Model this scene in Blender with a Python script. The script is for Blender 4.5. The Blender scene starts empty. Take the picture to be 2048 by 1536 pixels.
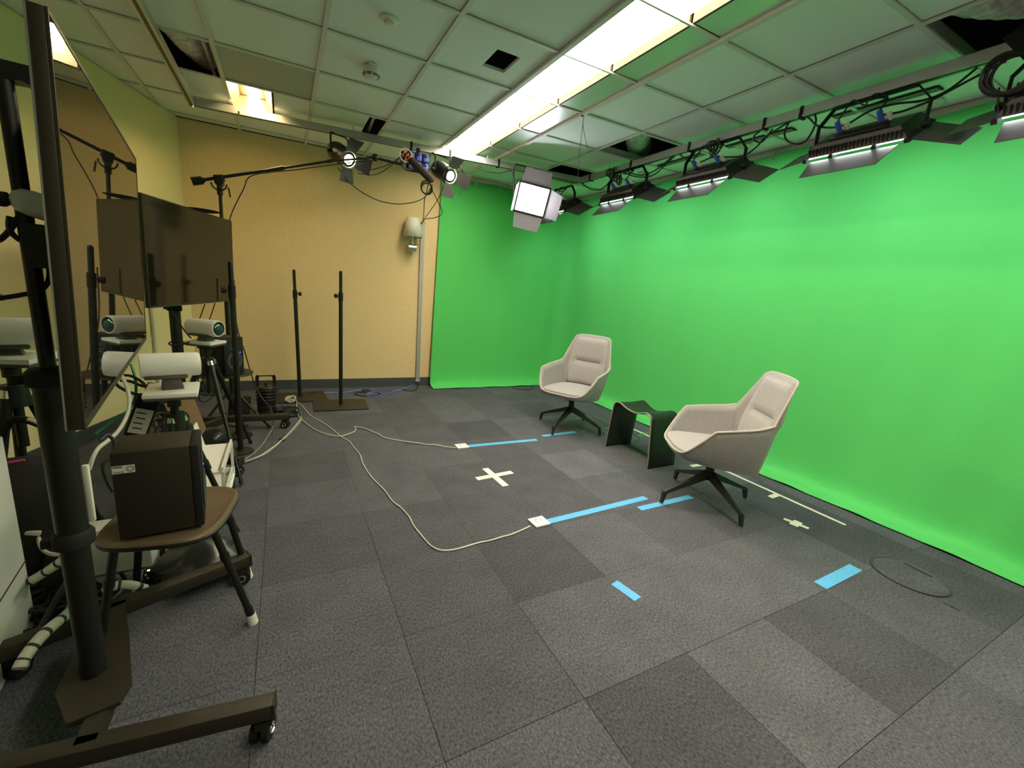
import bpy, bmesh, math, random
from mathutils import Matrix, Vector
random.seed(7)
PI = math.pi
R = math.radians
SC = bpy.context.scene
COL = SC.collection

# ------------------------------------------------------------------ camera, world, exposure
F_PX = 859.97                                   # focal length in pixels of a 2048 x 1536 frame
YAW, PITCH, ROLL = R(28.227), R(12.287), R(-4.744)
EYE = Vector((0, 0, 1.35))
_f = Vector((math.sin(YAW)*math.cos(PITCH), math.cos(YAW)*math.cos(PITCH), -math.sin(PITCH)))
_r = Vector((math.cos(YAW), -math.sin(YAW), 0))
_d = _f.cross(_r)
_r2 = math.cos(ROLL)*_r + math.sin(ROLL)*_d
_d2 = -math.sin(ROLL)*_r + math.cos(ROLL)*_d
cam_data = bpy.data.cameras.new('camera')
cam_data.sensor_fit = 'HORIZONTAL'; cam_data.sensor_width = 36
cam_data.lens = F_PX/2048*36
cam_data.clip_start = 0.02
cam = bpy.data.objects.new('camera', cam_data)
cam.matrix_world = Matrix(((_r2.x, -_d2.x, -_f.x, EYE.x), (_r2.y, -_d2.y, -_f.y, EYE.y), (_r2.z, -_d2.z, -_f.z, EYE.z), (0, 0, 0, 1)))
COL.objects.link(cam); SC.camera = cam

def ray(u, v):
    return _r2*((u-1024)/F_PX) + _d2*((v-768)/F_PX) + _f
def Pz(u, v, z=0.0):
    d = ray(u, v); return EYE + d*((z-EYE.z)/d.z)
def Py(u, v, y):
    d = ray(u, v); return EYE + d*(y/d.y)
def P3_(u, v, y): return Py(u, v, y)
def Px(u, v, x):
    d = ray(u, v); return EYE + d*(x/d.x)

w = bpy.data.worlds.new('world'); SC.world = w; w.use_nodes = True
w.node_tree.nodes['Background'].inputs[0].default_value = (0.6, 0.62, 0.6, 1)
w.node_tree.nodes['Background'].inputs[1].default_value = 0.02
SC.view_settings.view_transform = 'Standard'; SC.view_settings.look = 'None'
SC.view_settings.gamma = 1; SC.view_settings.use_curve_mapping = False
SC.view_settings.exposure = 0.8

# light levels of the lamps in the room
L_STRIP, L_DOWN, L_WASH, L_PANEL = 14.5, 34.0, 12.5, 18.0
C_STRIP, C_DOWN, C_WASH, C_PANEL = (1.0, 0.87, 0.66), (1.0, 0.72, 0.34), (0.93, 0.97, 1.0), (0.93, 0.92, 1.0)

# ------------------------------------------------------------------ materials
def lin(r, g, b):
    f = lambda c: (c/255/12.92) if c/255 <= .04045 else ((c/255+.055)/1.055)**2.4
    return (f(r), f(g), f(b))
MATS = {}
def mat(name, col, rough=.6, metal=0, spec=.5, noise=None, bump=None, emit=0, ecol=None, ior=1.5, sheen=0):
    """noise = (scale, amount[, detail]); bump = (scale, strength)"""
    if name in MATS: return MATS[name]
    m = bpy.data.materials.new(name); m.use_nodes = True
    nt = m.node_tree; p = nt.nodes['Principled BSDF']
    p.inputs['Base Color'].default_value = (*col, 1); p.inputs['Roughness'].default_value = rough
    p.inputs['Metallic'].default_value = metal; p.inputs['Specular IOR Level'].default_value = spec
    p.inputs['IOR'].default_value = ior
    if sheen: p.inputs['Sheen Weight'].default_value = sheen
    if emit:
        p.inputs['Emission Color'].default_value = (*(ecol or col), 1); p.inputs['Emission Strength'].default_value = emit
    tc = nt.nodes.new('ShaderNodeTexCoord')
    if noise:
        n = nt.nodes.new('ShaderNodeTexNoise'); n.inputs['Scale'].default_value = noise[0]
        n.inputs['Detail'].default_value = noise[2] if len(noise) > 2 else 3
        nt.links.new(tc.outputs['Object'], n.inputs['Vector'])
        r = nt.nodes.new('ShaderNodeValToRGB'); a = noise[1]
        r.color_ramp.elements[0].position = .3; r.color_ramp.elements[1].position = .7
        r.color_ramp.elements[0].color = (*[c*(1-a) for c in col], 1)
        r.color_ramp.elements[1].color = (*[min(1, c*(1+a)) for c in col], 1)
        nt.links.new(n.outputs['Fac'], r.inputs['Fac']); nt.links.new(r.outputs['Color'], p.inputs['Base Color'])
    if bump:
        n2 = nt.nodes.new('ShaderNodeTexNoise'); n2.inputs['Scale'].default_value = bump[0]; n2.inputs['Detail'].default_value = 2
        nt.links.new(tc.outputs['Object'], n2.inputs['Vector'])
        b = nt.nodes.new('ShaderNodeBump'); b.inputs['Strength'].default_value = bump[1]; b.inputs['Distance'].default_value = .004
        nt.links.new(n2.outputs['Fac'], b.inputs['Height']); nt.links.new(b.outputs['Normal'], p.inputs['Normal'])
    MATS[name] = m
    return m
def carpet(name, v):
    m = mat(name, (v, v, v), .95, spec=.1)
    nt = m.node_tree; p = nt.nodes['Principled BSDF']; tc = nt.nodes['Texture Coordinate']
    n = nt.nodes.new('ShaderNodeTexNoise'); n.inputs['Scale'].default_value = 150; n.inputs['Detail'].default_value = 3; n.inputs['Roughness'].default_value = .75
    k = nt.nodes.new('ShaderNodeTexNoise'); k.inputs['Scale'].default_value = 5; k.inputs['Detail'].default_value = 4
    mp = nt.nodes.new('ShaderNodeMapping'); mp.inputs['Scale'].default_value = (1, .55, 1)
    nt.links.new(tc.outputs['Object'], mp.inputs['Vector']); nt.links.new(mp.outputs['Vector'], n.inputs['Vector'])
    nt.links.new(tc.outputs['Object'], k.inputs['Vector'])
    r = nt.nodes.new('ShaderNodeValToRGB'); r.color_ramp.elements[0].position = .36; r.color_ramp.elements[1].position = .66
    r.color_ramp.elements[0].color = (v*.51, v*.53, v*.64, 1); r.color_ramp.elements[1].color = (v*1.42, v*1.46, v*1.68, 1)
    nt.links.new(n.outputs['Fac'], r.inputs['Fac'])
    r2 = nt.nodes.new('ShaderNodeValToRGB'); r2.color_ramp.elements[0].position = .3; r2.color_ramp.elements[1].position = .7
    r2.color_ramp.elements[0].color = (.82, .82, .82, 1); r2.color_ramp.elements[1].color = (1.0, 1.0, 1.0, 1)
    nt.links.new(k.outputs['Fac'], r2.inputs['Fac'])
    mx = nt.nodes.new('ShaderNodeMixRGB'); mx.blend_type = 'MULTIPLY'; mx.inputs[0].default_value = 1
    nt.links.new(r.outputs['Color'], mx.inputs[1]); nt.links.new(r2.outputs['Color'], mx.inputs[2])
    nt.links.new(mx.outputs['Color'], p.inputs['Base Color'])
    b = nt.nodes.new('ShaderNodeBump'); b.inputs['Strength'].default_value = .5; b.inputs['Distance'].default_value = .004
    nt.links.new(n.outputs['Fac'], b.inputs['Height']); nt.links.new(b.outputs['Normal'], p.inputs['Normal'])
    return m
CARPET = [carpet('carpet_dark', .086), carpet('carpet_mid', .103), carpet('carpet_grey', .118), carpet('carpet_light', .145)]
CARPET_GAP = mat('carpet_joint', (.03, .03, .03), .95)
TILE = mat('ceiling_tile', (.82, .89, .89), .9, spec=.1, noise=(220, .035), bump=(300, .25))
TEE = mat('ceiling_tee', (.70, .70, .66), .6)
PERF = mat('perforated_tile', (.48, .50, .46), .8, noise=(160, .25, 1))
DARKV = mat('dark_void', (.02, .02, .018), .95)
WALLB = mat('tan_fabric_wall', (.75, .58, .32), .9, spec=.1, noise=(140, .10), bump=(260, .35))
WALLL = mat('cream_paint', (.80, .72, .42), .8, spec=.2, bump=(90, .12))
WALLX = mat('plain_paint', (.55, .53, .47), .9, spec=.1)
BASEB = mat('grey_vinyl', (.055, .062, .072), .6)
GREEN = mat('chroma_green', (.098, .55, .135), .85, spec=.1, sheen=.1, bump=(140, .12))
ALU = mat('galvanised', (.50, .52, .53), .42, .75)
BLACK = mat('black_powder', (.010, .010, .009), .42, spec=.4)
BLACKM = mat('black_matt', (.014, .014, .014), .7, spec=.25)
BRONZE = mat('bezel_bronze', (.026, .019, .010), .45)
STANDM = mat('stand_bronze', (.024, .019, .011), .5)
RUBBER = mat('rubber', (.012, .012, .012), .8)
CHROME = mat('chrome', (.75, .75, .75), .12, 1)
STEEL = mat('brushed_steel', (.55, .55, .53), .32, .9)
SCREEN = mat('tv_glass', (.010, .009, .008), .015, ior=1.85)
SCREEN2 = mat('far_tv_glass', (.010, .008, .005), .08, ior=1.32)
WHITEP = mat('white_plastic', (.78, .77, .72), .45)
OFFW = mat('offwhite_plastic', (.72, .71, .64), .35)
DGREY = mat('dark_grey_plastic', (.06, .058, .05), .5)
LENS = mat('green_lens', (.01, .05, .03), .05, spec=.9)
TAN = mat('tan_board', (.30, .20, .11), .7, noise=(90, .1))
FABRIC = mat('oat_fabric', (.30, .285, .275), .9, spec=.1, noise=(190, .20, 2), bump=(320, .4), sheen=.2)
FABRIC2 = mat('oat_fabric_pad', (.335, .32, .31), .9, spec=.1, noise=(190, .18, 2), bump=(320, .4), sheen=.2)
PIPING = mat('piping_fabric', (.42, .39, .35), .8, noise=(200, .1))
LEGM = mat('gunmetal', (.055, .055, .05), .35, .7)
PLYB = mat('black_ply', (.012, .014, .013), .38, spec=.45)
PLYE = mat('ply_edge', (.30, .26, .20), .6)
SEATB = mat('brown_metal', (.17, .125, .075), .45, .35)
TAPEB = mat('blue_tape', (.11, .42, .78), .6, noise=(60, .06))
TAPEW = mat('white_tape', (.74, .74, .72), .6, noise=(60, .06))
TAPEC = mat('cream_tape', (.74, .72, .60), .6, noise=(60, .06))
TAPEG = mat('green_tape', (.055, .13, .07), .7)
CABW = mat('white_cable', (.62, .60, .52), .45)
CABG = mat('grey_cable', (.24, .23, .19), .5)
CABK = mat('black_cable', (.012, .012, .012), .5)
CABB = mat('blue_cable', (.10, .17, .50), .5)
CABGR = mat('green_cable', (.03, .22, .13), .45)
BLUEP = mat('blue_plug', (.05, .11, .52), .4)
REDP = mat('red_orange', (.62, .12, .04), .5)
SHADE = mat('lamp_shade', (.66, .66, .56), .8)
CONDUIT = mat('grey_conduit', (.36, .36, .34), .5)
FOAM = mat('mic_foam', (.03, .024, .02), .95, bump=(200, .6))
BARN = mat('barn_door_paint', (.05, .05, .05), .5, spec=.35)
FOIL = mat('duct_foil', (.70, .72, .70), .5, .25, noise=(30, .3), bump=(25, 1.0))
LABEL = mat('sticker', (.70, .68, .60), .5)
INK = mat('ink', (.03, .03, .03), .6)
INKG = mat('grey_ink', (.35, .35, .35), .6)
TRIMW = mat('white_trim', (.68, .68, .62), .5)
AMBER = mat('beige_light_side', (.055, .036, .016), .7)
REFLP = mat('light_reflector_plate', (.62, .66, .62), .32, .45)
PINK = mat('pink_binding', (.45, .06, .16), .6)
BAGK = mat('black_bag', (.018, .017, .016), .8, bump=(14, .6))
PLASTB = mat('black_bin_bag', (.02, .021, .018), .28, spec=.5, bump=(12, 1.0))
E_STRIP = mat('strip_diffuser', (.9, .88, .8), .5, emit=L_STRIP, ecol=C_STRIP)
E_DOWN = mat('downlight_tube', (.9, .85, .7), .5, emit=L_DOWN, ecol=C_DOWN)
E_WASH = mat('wash_tubes', (.9, .9, .9), .5, emit=L_WASH, ecol=C_WASH)
E_PANEL = mat('led_panel_face', (.9, .9, .9), .5, emit=L_PANEL, ecol=C_PANEL)
E_SPOT = mat('spot_lens', (.9, .9, .85), .3, emit=9, ecol=(1, .86, .66))
E_BLUE = mat('blue_indicator', (.1, .1, 1), .4, emit=3, ecol=(.05, .1, 1))
LOUVRE = mat('warm_louvre', (.34, .29, .20), .3, .6)

# ------------------------------------------------------------------ mesh helpers
def frame_to(dirv, up=None):
    z = Vector(dirv).normalized()
    u = Vector(up) if up is not None else (Vector((0, 0, 1)) if abs(z.z) < .95 else Vector((1, 0, 0)))
    x = u.cross(z).normalized(); y = z.cross(x)
    return Matrix(((x.x, y.x, z.x), (x.y, y.y, z.y), (x.z, y.z, z.z)))
def catmull(pts, n=6, closed=False):
    pts = [Vector(p) for p in pts]; out = []; N = len(pts)
    if N < 3: return pts
    for i in range(N if closed else N-1):
        g = (lambda k: pts[k % N]) if closed else (lambda k: pts[max(0, min(N-1, k))])
        p0, p1, p2, p3 = g(i-1), g(i), g(i+1), g(i+2)
        for k in range(n):
            t = k/n
            out.append(.5*((2*p1)+(p2-p0)*t+(2*p0-5*p1+4*p2-p3)*t*t+(3*p1-p0-3*p2+p3)*t**3))
    if not closed: out.append(pts[-1])
    return out
class B:
    def __init__(s): s.bm = bmesh.new(); s.M = Matrix.Identity(4); s.mi = 0
    def v(s, p): return s.bm.verts.new(s.M @ Vector(p))
    def face(s, vs):
        try:
            f = s.bm.faces.new(vs); f.material_index = s.mi; return f
        except ValueError: return None
    def poly(s, pts): return s.face([s.v(p) for p in pts])
    def box(s, c, size, rot=None, bev=0, taper=1.0):
        """rot: euler (rx,ry,rz) or Matrix3; taper scales the top face in x and y"""
        m = Matrix.Identity(3)
        if rot is not None: m = rot if isinstance(rot, Matrix) else (Matrix.Rotation(rot[2], 3, 'Z') @ Matrix.Rotation(rot[1], 3, 'Y') @ Matrix.Rotation(rot[0], 3, 'X'))
        c = Vector(c); vs = []
        for z in (-.5, .5):
            k = taper if z > 0 else 1
            for x, y in ((-.5, -.5), (.5, -.5), (.5, .5), (-.5, .5)):
                vs.append(s.v(c + m @ Vector((x*size[0]*k, y*size[1]*k, z*size[2]))))
        fs = [s.face([vs[i] for i in q]) for q in ((3, 2, 1, 0), (4, 5, 6, 7), (0, 1, 5, 4), (1, 2, 6, 5), (2, 3, 7, 6), (3, 0, 4, 7))]
        if bev:
            es = {e for f in fs for e in f.edges}
            r = bmesh.ops.bevel(s.bm, geom=list(es), offset=bev, segments=2, affect='EDGES', profile=.5)
            for f in r['faces']: f.material_index = s.mi
        return s
    def hexa(s, pts):   # 8 points, bottom loop then top loop
        vs = [s.v(p) for p in pts]
        for q in ((3, 2, 1, 0), (4, 5, 6, 7), (0, 1, 5, 4), (1, 2, 6, 5), (2, 3, 7, 6), (3, 0, 4, 7)): s.face([vs[i] for i in q])
        return s
    def cyl(s, a, b, r0, r1=None, n=14, caps=True):
        r1 = r0 if r1 is None else r1; a, b = Vector(a), Vector(b); m = frame_to(b-a)
        ra = [s.v(a + m @ Vector((r0*math.cos(2*PI*i/n), r0*math.sin(2*PI*i/n), 0))) for i in range(n)]
        rb = [s.v(b + m @ Vector((r1*math.cos(2*PI*i/n), r1*math.sin(2*PI*i/n), 0))) for i in range(n)]
        for i in range(n): s.face([ra[i], ra[(i+1) % n], rb[(i+1) % n], rb[i]])
        if caps: s.face(ra[::-1]); s.face(rb)
        return s
    def lathe(s, prof, o=(0, 0, 0), axis=(0, 0, 1), n=20, caps=True):
        """prof = [(radius, height)...] along axis"""
        o = Vector(o); m = frame_to(axis); rings = []
        for r, h in prof: rings.append([s.v(o + m @ Vector((r*math.cos(2*PI*i/n), r*math.sin(2*PI*i/n), h))) for i in range(n)])
        for a, b in zip(rings, rings[1:]):
            for i in range(n): s.face([a[i], a[(i+1) % n], b[(i+1) % n], b[i]])
        if caps: s.face(rings[0][::-1]); s.face(rings[-1])
        return s
    def tube(s, pts, r, n=7, closed=False, stripe=0, radii=None):
        pts = [Vector(p) for p in pts]; N = len(pts); rings = []; m = None
        for i, p in enumerate(pts):
            t = (pts[(i+1) % N]-pts[i-1]) if closed else (pts[min(N-1, i+1)]-pts[max(0, i-1)])
            if t.length < 1e-9: t = Vector((0, 0, 1))
            t.normalize()
            if m is None: m = frame_to(t); ax = m.col[0].copy()
            ax = (ax - t*ax.dot(t))
            if ax.length < 1e-6: ax = frame_to(t).col[0].copy()
            ax.normalize(); ay = t.cross(ax); rr = radii[i] if radii else r
            rings.append([s.v(p + ax*rr*math.cos(2*PI*k/n) + ay*rr*math.sin(2*PI*k/n)) for k in range(n)])
        for i in range(N if closed else N-1):
            a, b = rings[i], rings[(i+1) % N]
            if stripe: s.mi = 1 if i % stripe == 0 else 0
            for k in range(n): s.face([a[k], a[(k+1) % n], b[(k+1) % n], b[k]])
        s.mi = 0
        if not closed: s.face(rings[0][::-1]); s.face(rings[-1])
        return s
    def torus(s, c, R_, r, axis=(0, 0, 1), n=24, m=8, a0=0, a1=None):
        c = Vector(c); f = frame_to(axis); full = a1 is None; a1 = 2*PI if full else a1
        k = n if full else n+1
        pts = [c + f @ Vector((R_*math.cos(a0+(a1-a0)*i/n), R_*math.sin(a0+(a1-a0)*i/n), 0)) for i in range(k)]
        return s.tube(pts, r, m, closed=full)
    def prism(s, outline, thick, origin=(0, 0, 0), m=None):
        """outline 2D polygon extruded along local z by thick, placed by m (3x3) at origin"""
        m = m or Matrix.Identity(3); o = Vector(origin)
        a = [s.v(o + m @ Vector((x, y, 0))) for x, y in outline]; b = [s.v(o + m @ Vector((x, y, thick))) for x, y in outline]
        s.face(a[::-1]); s.face(b); n = len(a)
        for i in range(n): s.face([a[i], a[(i+1) % n], b[(i+1) % n], b[i]])
        return s
    def grid(s, rows, closed=False):
        vs = [[s.v(p) for p in r] for r in rows]
        for a, b in zip(vs, vs[1:]):
            n = len(a)
            for i in range(n if closed else n-1): s.face([a[i], a[(i+1) % n], b[(i+1) % n], b[i]])
        return vs
    def sphere(s, c, r, n=12, squash=1):
        prof = [(r*math.sin(PI*i/8)+1e-4, -r*squash*math.cos(PI*i/8)) for i in range(9)]
        return s.lathe(prof, c, n=n)

ROOTS = {}
def obj(name, b, m, parent=None, world=False, smooth=True, label=None, mods=None):
    """link one mesh object; world=True converts world coordinates to the parent thing's frame"""
    if world and parent is not None:
        r = parent
        while r.parent is not None: r = r.parent
        b.bm.transform(ROOTS[r.name].inverted())
    bmesh.ops.recalc_face_normals(b.bm, faces=b.bm.faces[:])
    me = bpy.data.meshes.new(name); b.bm.to_mesh(me); b.bm.free()
    for x in (m if isinstance(m, (list, tuple)) else [m]): me.materials.append(x)
    o = bpy.data.objects.new(name, me); COL.objects.link(o)
    if parent is not None: o.parent = parent
    if smooth:
        for p in me.polygons: p.use_smooth = True
        try: me.set_sharp_from_angle(angle=R(38))
        except Exception: pass
    if label: o['label'] = label
    if mods: mods(o)
    return o
def tag(o, label, cat, group=None, kind=None):
    o['label'] = label; o['category'] = cat
    if group: o['group'] = group
    if kind: o['kind'] = kind
    return o
def thing(name, label, cat, loc=(0, 0, 0), rz=0, group=None):
    o = bpy.data.objects.new(name, None); COL.objects.link(o); o.empty_display_size = .05
    o.location = loc; o.rotation_euler = (0, 0, rz)
    ROOTS[o.name] = Matrix.Translation(Vector(loc)) @ Matrix.Rotation(rz, 4, 'Z')
    return tag(o, label, cat, group)
def struct(name, b, m, smooth=False):
    o = obj(name, b, m, smooth=smooth); o['kind'] = 'structure'; return o
def dup(root, loc, rz, label, group=None):
    r = root.copy(); COL.objects.link(r); r.location = loc; r.rotation_euler = (0, 0, rz); r['label'] = label
    ROOTS[r.name] = Matrix.Translation(Vector(loc)) @ Matrix.Rotation(rz, 4, 'Z')
    if group: r['group'] = group
    for ch in list(root.children):
        c = ch.copy(); COL.objects.link(c); c.parent = r
        for g in ch.children:
            d = g.copy(); COL.objects.link(d); d.parent = c
    return r
def cable(name, label, pts, r, m, n=5, group=None, cat='cable', smooth_n=5, stripe=0):
    b = B(); b.tube(catmull(pts, smooth_n), r, n+1, stripe=stripe)
    return tag(obj(name, b, m), label, cat, group)

# ------------------------------------------------------------------ setting
H = 2.70
b = B()                                              # carpet tiles
tone = {(1, 2): 0, (1, 1): 2, (3, 1): 2, (5, 0): 0, (2, 6): 0, (3, 4): 3, (4, 4): 2, (5, 1): 0, (0, 2): 1, (1, 3): 1, (1, 4): 1, (2, 4): 1,
        (2, 2): 2, (2, 3): 1, (2, 1): 2, (3, 2): 1, (3, 3): 2, (4, 1): 2, (4, 2): 1, (5, 2): 0, (1, 0): 0, (2, 0): 2, (3, 0): 0, (4, 0): 1,
        (3, -1): 1, (2, -1): 1, (4, 3): 1, (5, 3): 2, (5, 4): 2, (5, 5): 1, (4, 5): 2, (3, 5): 2, (4, 6): 2, (3, 6): 2, (3, 7): 1, (2, 5): 1, (1, 5): 2}
rnd = random.Random(3)
b.mi = 4; b.poly([(-4.2, -3, -.004), (4, -3, -.004), (4, 5.7, -.004), (-4.2, 5.7, -.004)])
for i in range(-9, 8):
    for j in range(-7, 11):
        x0, y0 = .375+.5*i, .415+.5*j; g = .0009
        t = tone.get((i, j)); q = rnd.random()
        b.mi = t if t is not None else (2 if q < .5 else 1 if q < .9 else 0 if i > 2 else 2)
        b.poly([(x0+g, y0+g, 0), (x0+.5-g, y0+g, 0), (x0+.5-g, y0+.5-g, 0), (x0+g, y0+.5-g, 0)])
struct('floor', b, CARPET+[CARPET_GAP])

YB, XR = 5.56, 3.80
LW = lambda y: -.87-.31*(5.56-y)                     # left wall, slanting away from the room axis
b = B(); b.box(((XR-.9)/2, YB+.05, H/2), (XR+2.2, .1, H)); struct('wall_back', b, WALLB)
b = B(); b.hexa([(LW(YB), YB, 0), (LW(-3), -3, 0), (LW(-3)-.1, -3, 0), (LW(YB)-.1, YB, 0), (LW(YB), YB, H), (LW(-3), -3, H), (LW(-3)-.1, -3, H), (LW(YB)-.1, YB, H)]); struct('wall_left', b, WALLL)
b = B(); b.box((XR+.05, 1.3, H/2), (.1, 8.7, H)); struct('wall_right', b, WALLX)
b = B(); b.box((0, -3.05, H/2), (8, .1, H)); struct('wall_front', b, WALLX)
b = B(); b.box(((1.78+LW(YB))/2, YB-.008, .055), (1.78-LW(YB), .016, .11)); struct('baseboard_back', b, BASEB)
b = B()
for q in ((YB, 2.2),): b.hexa([(LW(q[0])+.001, q[0]-.03, 0), (LW(q[1])+.001, q[1], 0), (LW(q[1])+.016, q[1], 0), (LW(q[0])+.016, q[0]-.03, 0), (LW(q[0])+.001, q[0]-.03, .11), (LW(q[1])+.001, q[1], .11), (LW(q[1])+.016, q[1], .11), (LW(q[0])+.016, q[0]-.03, .11)])
struct('baseboard_left', b, BASEB)
b = B(); yq = 4.9; b.cyl((LW(yq)+.022, yq, .11), (LW(yq)+.022, yq, 1.30), .014); tag(obj('wall_conduit', b, TRIMW), 'thin white vertical cable duct on the cream wall behind the far television', 'conduit')

# ceiling: lay-in tiles on a 0.6 m grid
GX, GY = .24, 3.03
OPEN = {(4, 0), (4, 2), (4, -4)}
def cell(i, j): return GX+.6*i, GY+.6*j
b = B(); tee = B(); g = .011
for i in range(-9, 6):
    for j in range(-10, 5):
        x0, y0 = cell(i, j); x1, y1 = min(x0+.6, XR), min(y0+.6, YB)
        if (i, j) in OPEN or i == 2 and j <= 2: continue
        zt = H+.006
        if (i, j) == (-1, 1): b.mi = 1
        elif (i, j) == (1, -1):                      # tile with a square cut out
            hx0, hx1, hy0, hy1 = 1.135, 1.287, 2.63, 2.86
            for q in ((x0+g, hx0, y0+g, y1-g), (hx1, x1-g, y0+g, y1-g), (hx0, hx1, y0+g, hy0), (hx0, hx1, hy1, y1-g)):
                b.poly([(q[0], q[2], zt), (q[1], q[2], zt), (q[1], q[3], zt), (q[0], q[3], zt)])
            for (xa, ya, xb, yb) in ((hx0, hy0, hx1, hy0), (hx1, hy0, hx1, hy1), (hx1, hy1, hx0, hy1), (hx0, hy1, hx0, hy0)):
                b.poly([(xa, ya, zt), (xb, yb, zt), (xb, yb, zt+.018), (xa, ya, zt+.018)])
            continue
        elif (i, j) == (-2, 1): x1 = -.66            # partly open cell by the left rail
        elif (i, j) == (0, 2): x1 = .70              # tile slid aside, slot left open
        elif (i, j) == (-1, 2): x0 = -.05            # half tile beside the recessed tube light
        else: b.mi = 0
        if x1-x0 > .03 and y1-y0 > .03: b.poly([(x0+g, y0+g, zt), (x1-g, y0+g, zt), (x1-g, y1-g, zt), (x0+g, y1-g, zt)])
        b.mi = 0
struct('ceiling', b, [TILE, PERF])
for i in range(-8, 7):
    x = GX+.6*i
    if x < XR: tee.box((x, 1.3, H-.002), (.024, 8.6, .008)) if i not in (2, 3) else tee.box((x, 1.3, H-.006), (.03, 8.6, .02))
for j in range(-9, 5):
    y = GY+.6*j
    tee.box((-.97, y, H-.001), (4.82, .024, .008)); tee.box((1.74, y, H-.001), (.6, .013, .008)); tee.box((2.92, y, H-.001), (1.76, .024, .008))
struct('trim_1', tee, TEE)
b = B(); b.box((XR-.03, 1.3, 2.675), (.05, 8.5, .05)); b.box((2.7, YB-.03, 2.675), (2.1, .05, .05)); struct('trim_2', b, WALLX)
b = B(); b.box((.3, 1.3, 3.15), (8.4, 8.8, .02))
for (cx_, cy_, sx, sy) in ((.3, 5.7, 8.4, .02), (.3, -3.1, 8.4, .02), (4.5, 1.3, .02, 8.8), (-3.9, 1.3, .02, 8.8)): b.box((cx_, cy_, 2.93), (sx, sy, .44))
struct('trim_3', b, DARKV)

# green screen: cloth hung along the back wall, round the corner and along the right wall, with a skirt on the floor
XG, YG, ZT = 3.725, 5.50, 2.655
def path(s):      # s: arc parameter along the cloth, from its left edge to the front; returns point and inward normal
    a = YG; r = .22; l1 = XG-r-1.745; arc = r*PI/2
    if s < l1: return Vector((1.745+s, YG, 0)), Vector((0, -1, 0))
    if s < l1+arc:
        t = (s-l1)/r
        return Vector((XG-r+r*math.sin(t), YG-r+r*math.cos(t), 0)), Vector((-math.sin(t), -math.cos(t), 0))
    return Vector((XG, YG-r-(s-l1-arc), 0)), Vector((-1, 0, 0))
b = B(); rows = []
SL = (XG-.22-1.745)+.22*PI/2+(YG-.22+1.6)
ss = [0, .008, .02, .035, .055, .08, .11] + [.15+.05*i for i in range(int((SL-.15)/.05))]
prof = [(ZT-.001, 0), (2.55, .0), (2.3, .003), (2.0, .005), (1.7, .006), (1.4, .006), (1.1, .007), (.8, .008), (.5, .010), (.3, .013), (.15, .018), (.08, .026), (.045, .042), (.026, .07), (.016, .11), (.011, .155), (.008, .205)]
l1 = XG-.22-1.745
for k, (z, off) in enumerate(prof):
    row = []
    for s in ss:
        p, nrm = path(s)
        wv = .006*math.sin(7.3*s+1.1*z)+.004*math.sin(17*s-2*z)
        fold = .018*math.exp(-((s-.04)/.05)**2)*math.sin(2.2*z+.6)-.012*math.exp(-((s-.13)/.06)**2)
        crn = .014*math.exp(-((s-l1-.18)/.05)**2)*math.exp(-((z-1.25)/.4)**2)+.010*math.exp(-((s-l1-.30)/.04)**2)*math.exp(-((z-1.2)/.5)**2)
        drift = -.06*max(0, 1-z/2.6)*math.exp(-(s/.10)**2)
        amp = (1 if z < 2.5 else .3)
        skirt = 1.0 if k < 10 else 1+.045*math.sin(5*s+.3*k)+.03*math.sin(17*s+.6*k)
        tang = Vector((-nrm.y, nrm.x, 0)); tang = tang if tang.x > 0 or abs(nrm.y) < .5 else -tang
        zz = z + (.006*max(0, math.sin(13*s+3*k))*(1 if k > 11 else 0))
        q = p + nrm*(off*skirt+amp*(wv+fold+crn)) + Vector((drift if abs(nrm.y) > .9 else 0, 0, zz))
        if k == 0: q.z += .006*math.sin(10.47*s)
        row.append(q)
    rows.append(row)
b.grid(rows)
gs = thing('green_screen', 'bright green chroma key cloth covering the right wall and corner', 'backdrop', (3.6, 2.5, 0))
cloth = obj('cloth', b, GREEN, gs, world=True)
md = cloth.modifiers.new('Solidify', 'SOLIDIFY'); md.thickness = .003; md.offset = -1
for k in range(21):
    s = .12+.335*k
    p, nrm = path(s)
    g_ = B(); g_.torus(p+nrm*.012+Vector((0, 0, ZT-.035)), .017, .0045, nrm, 14, 6); g_.cyl(p+nrm*.008+Vector((0, 0, ZT-.02)), p+nrm*.004+Vector((0, 0, ZT+.03)), .0035, n=6)
    obj('grommet', g_, STEEL, gs, world=True)

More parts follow.
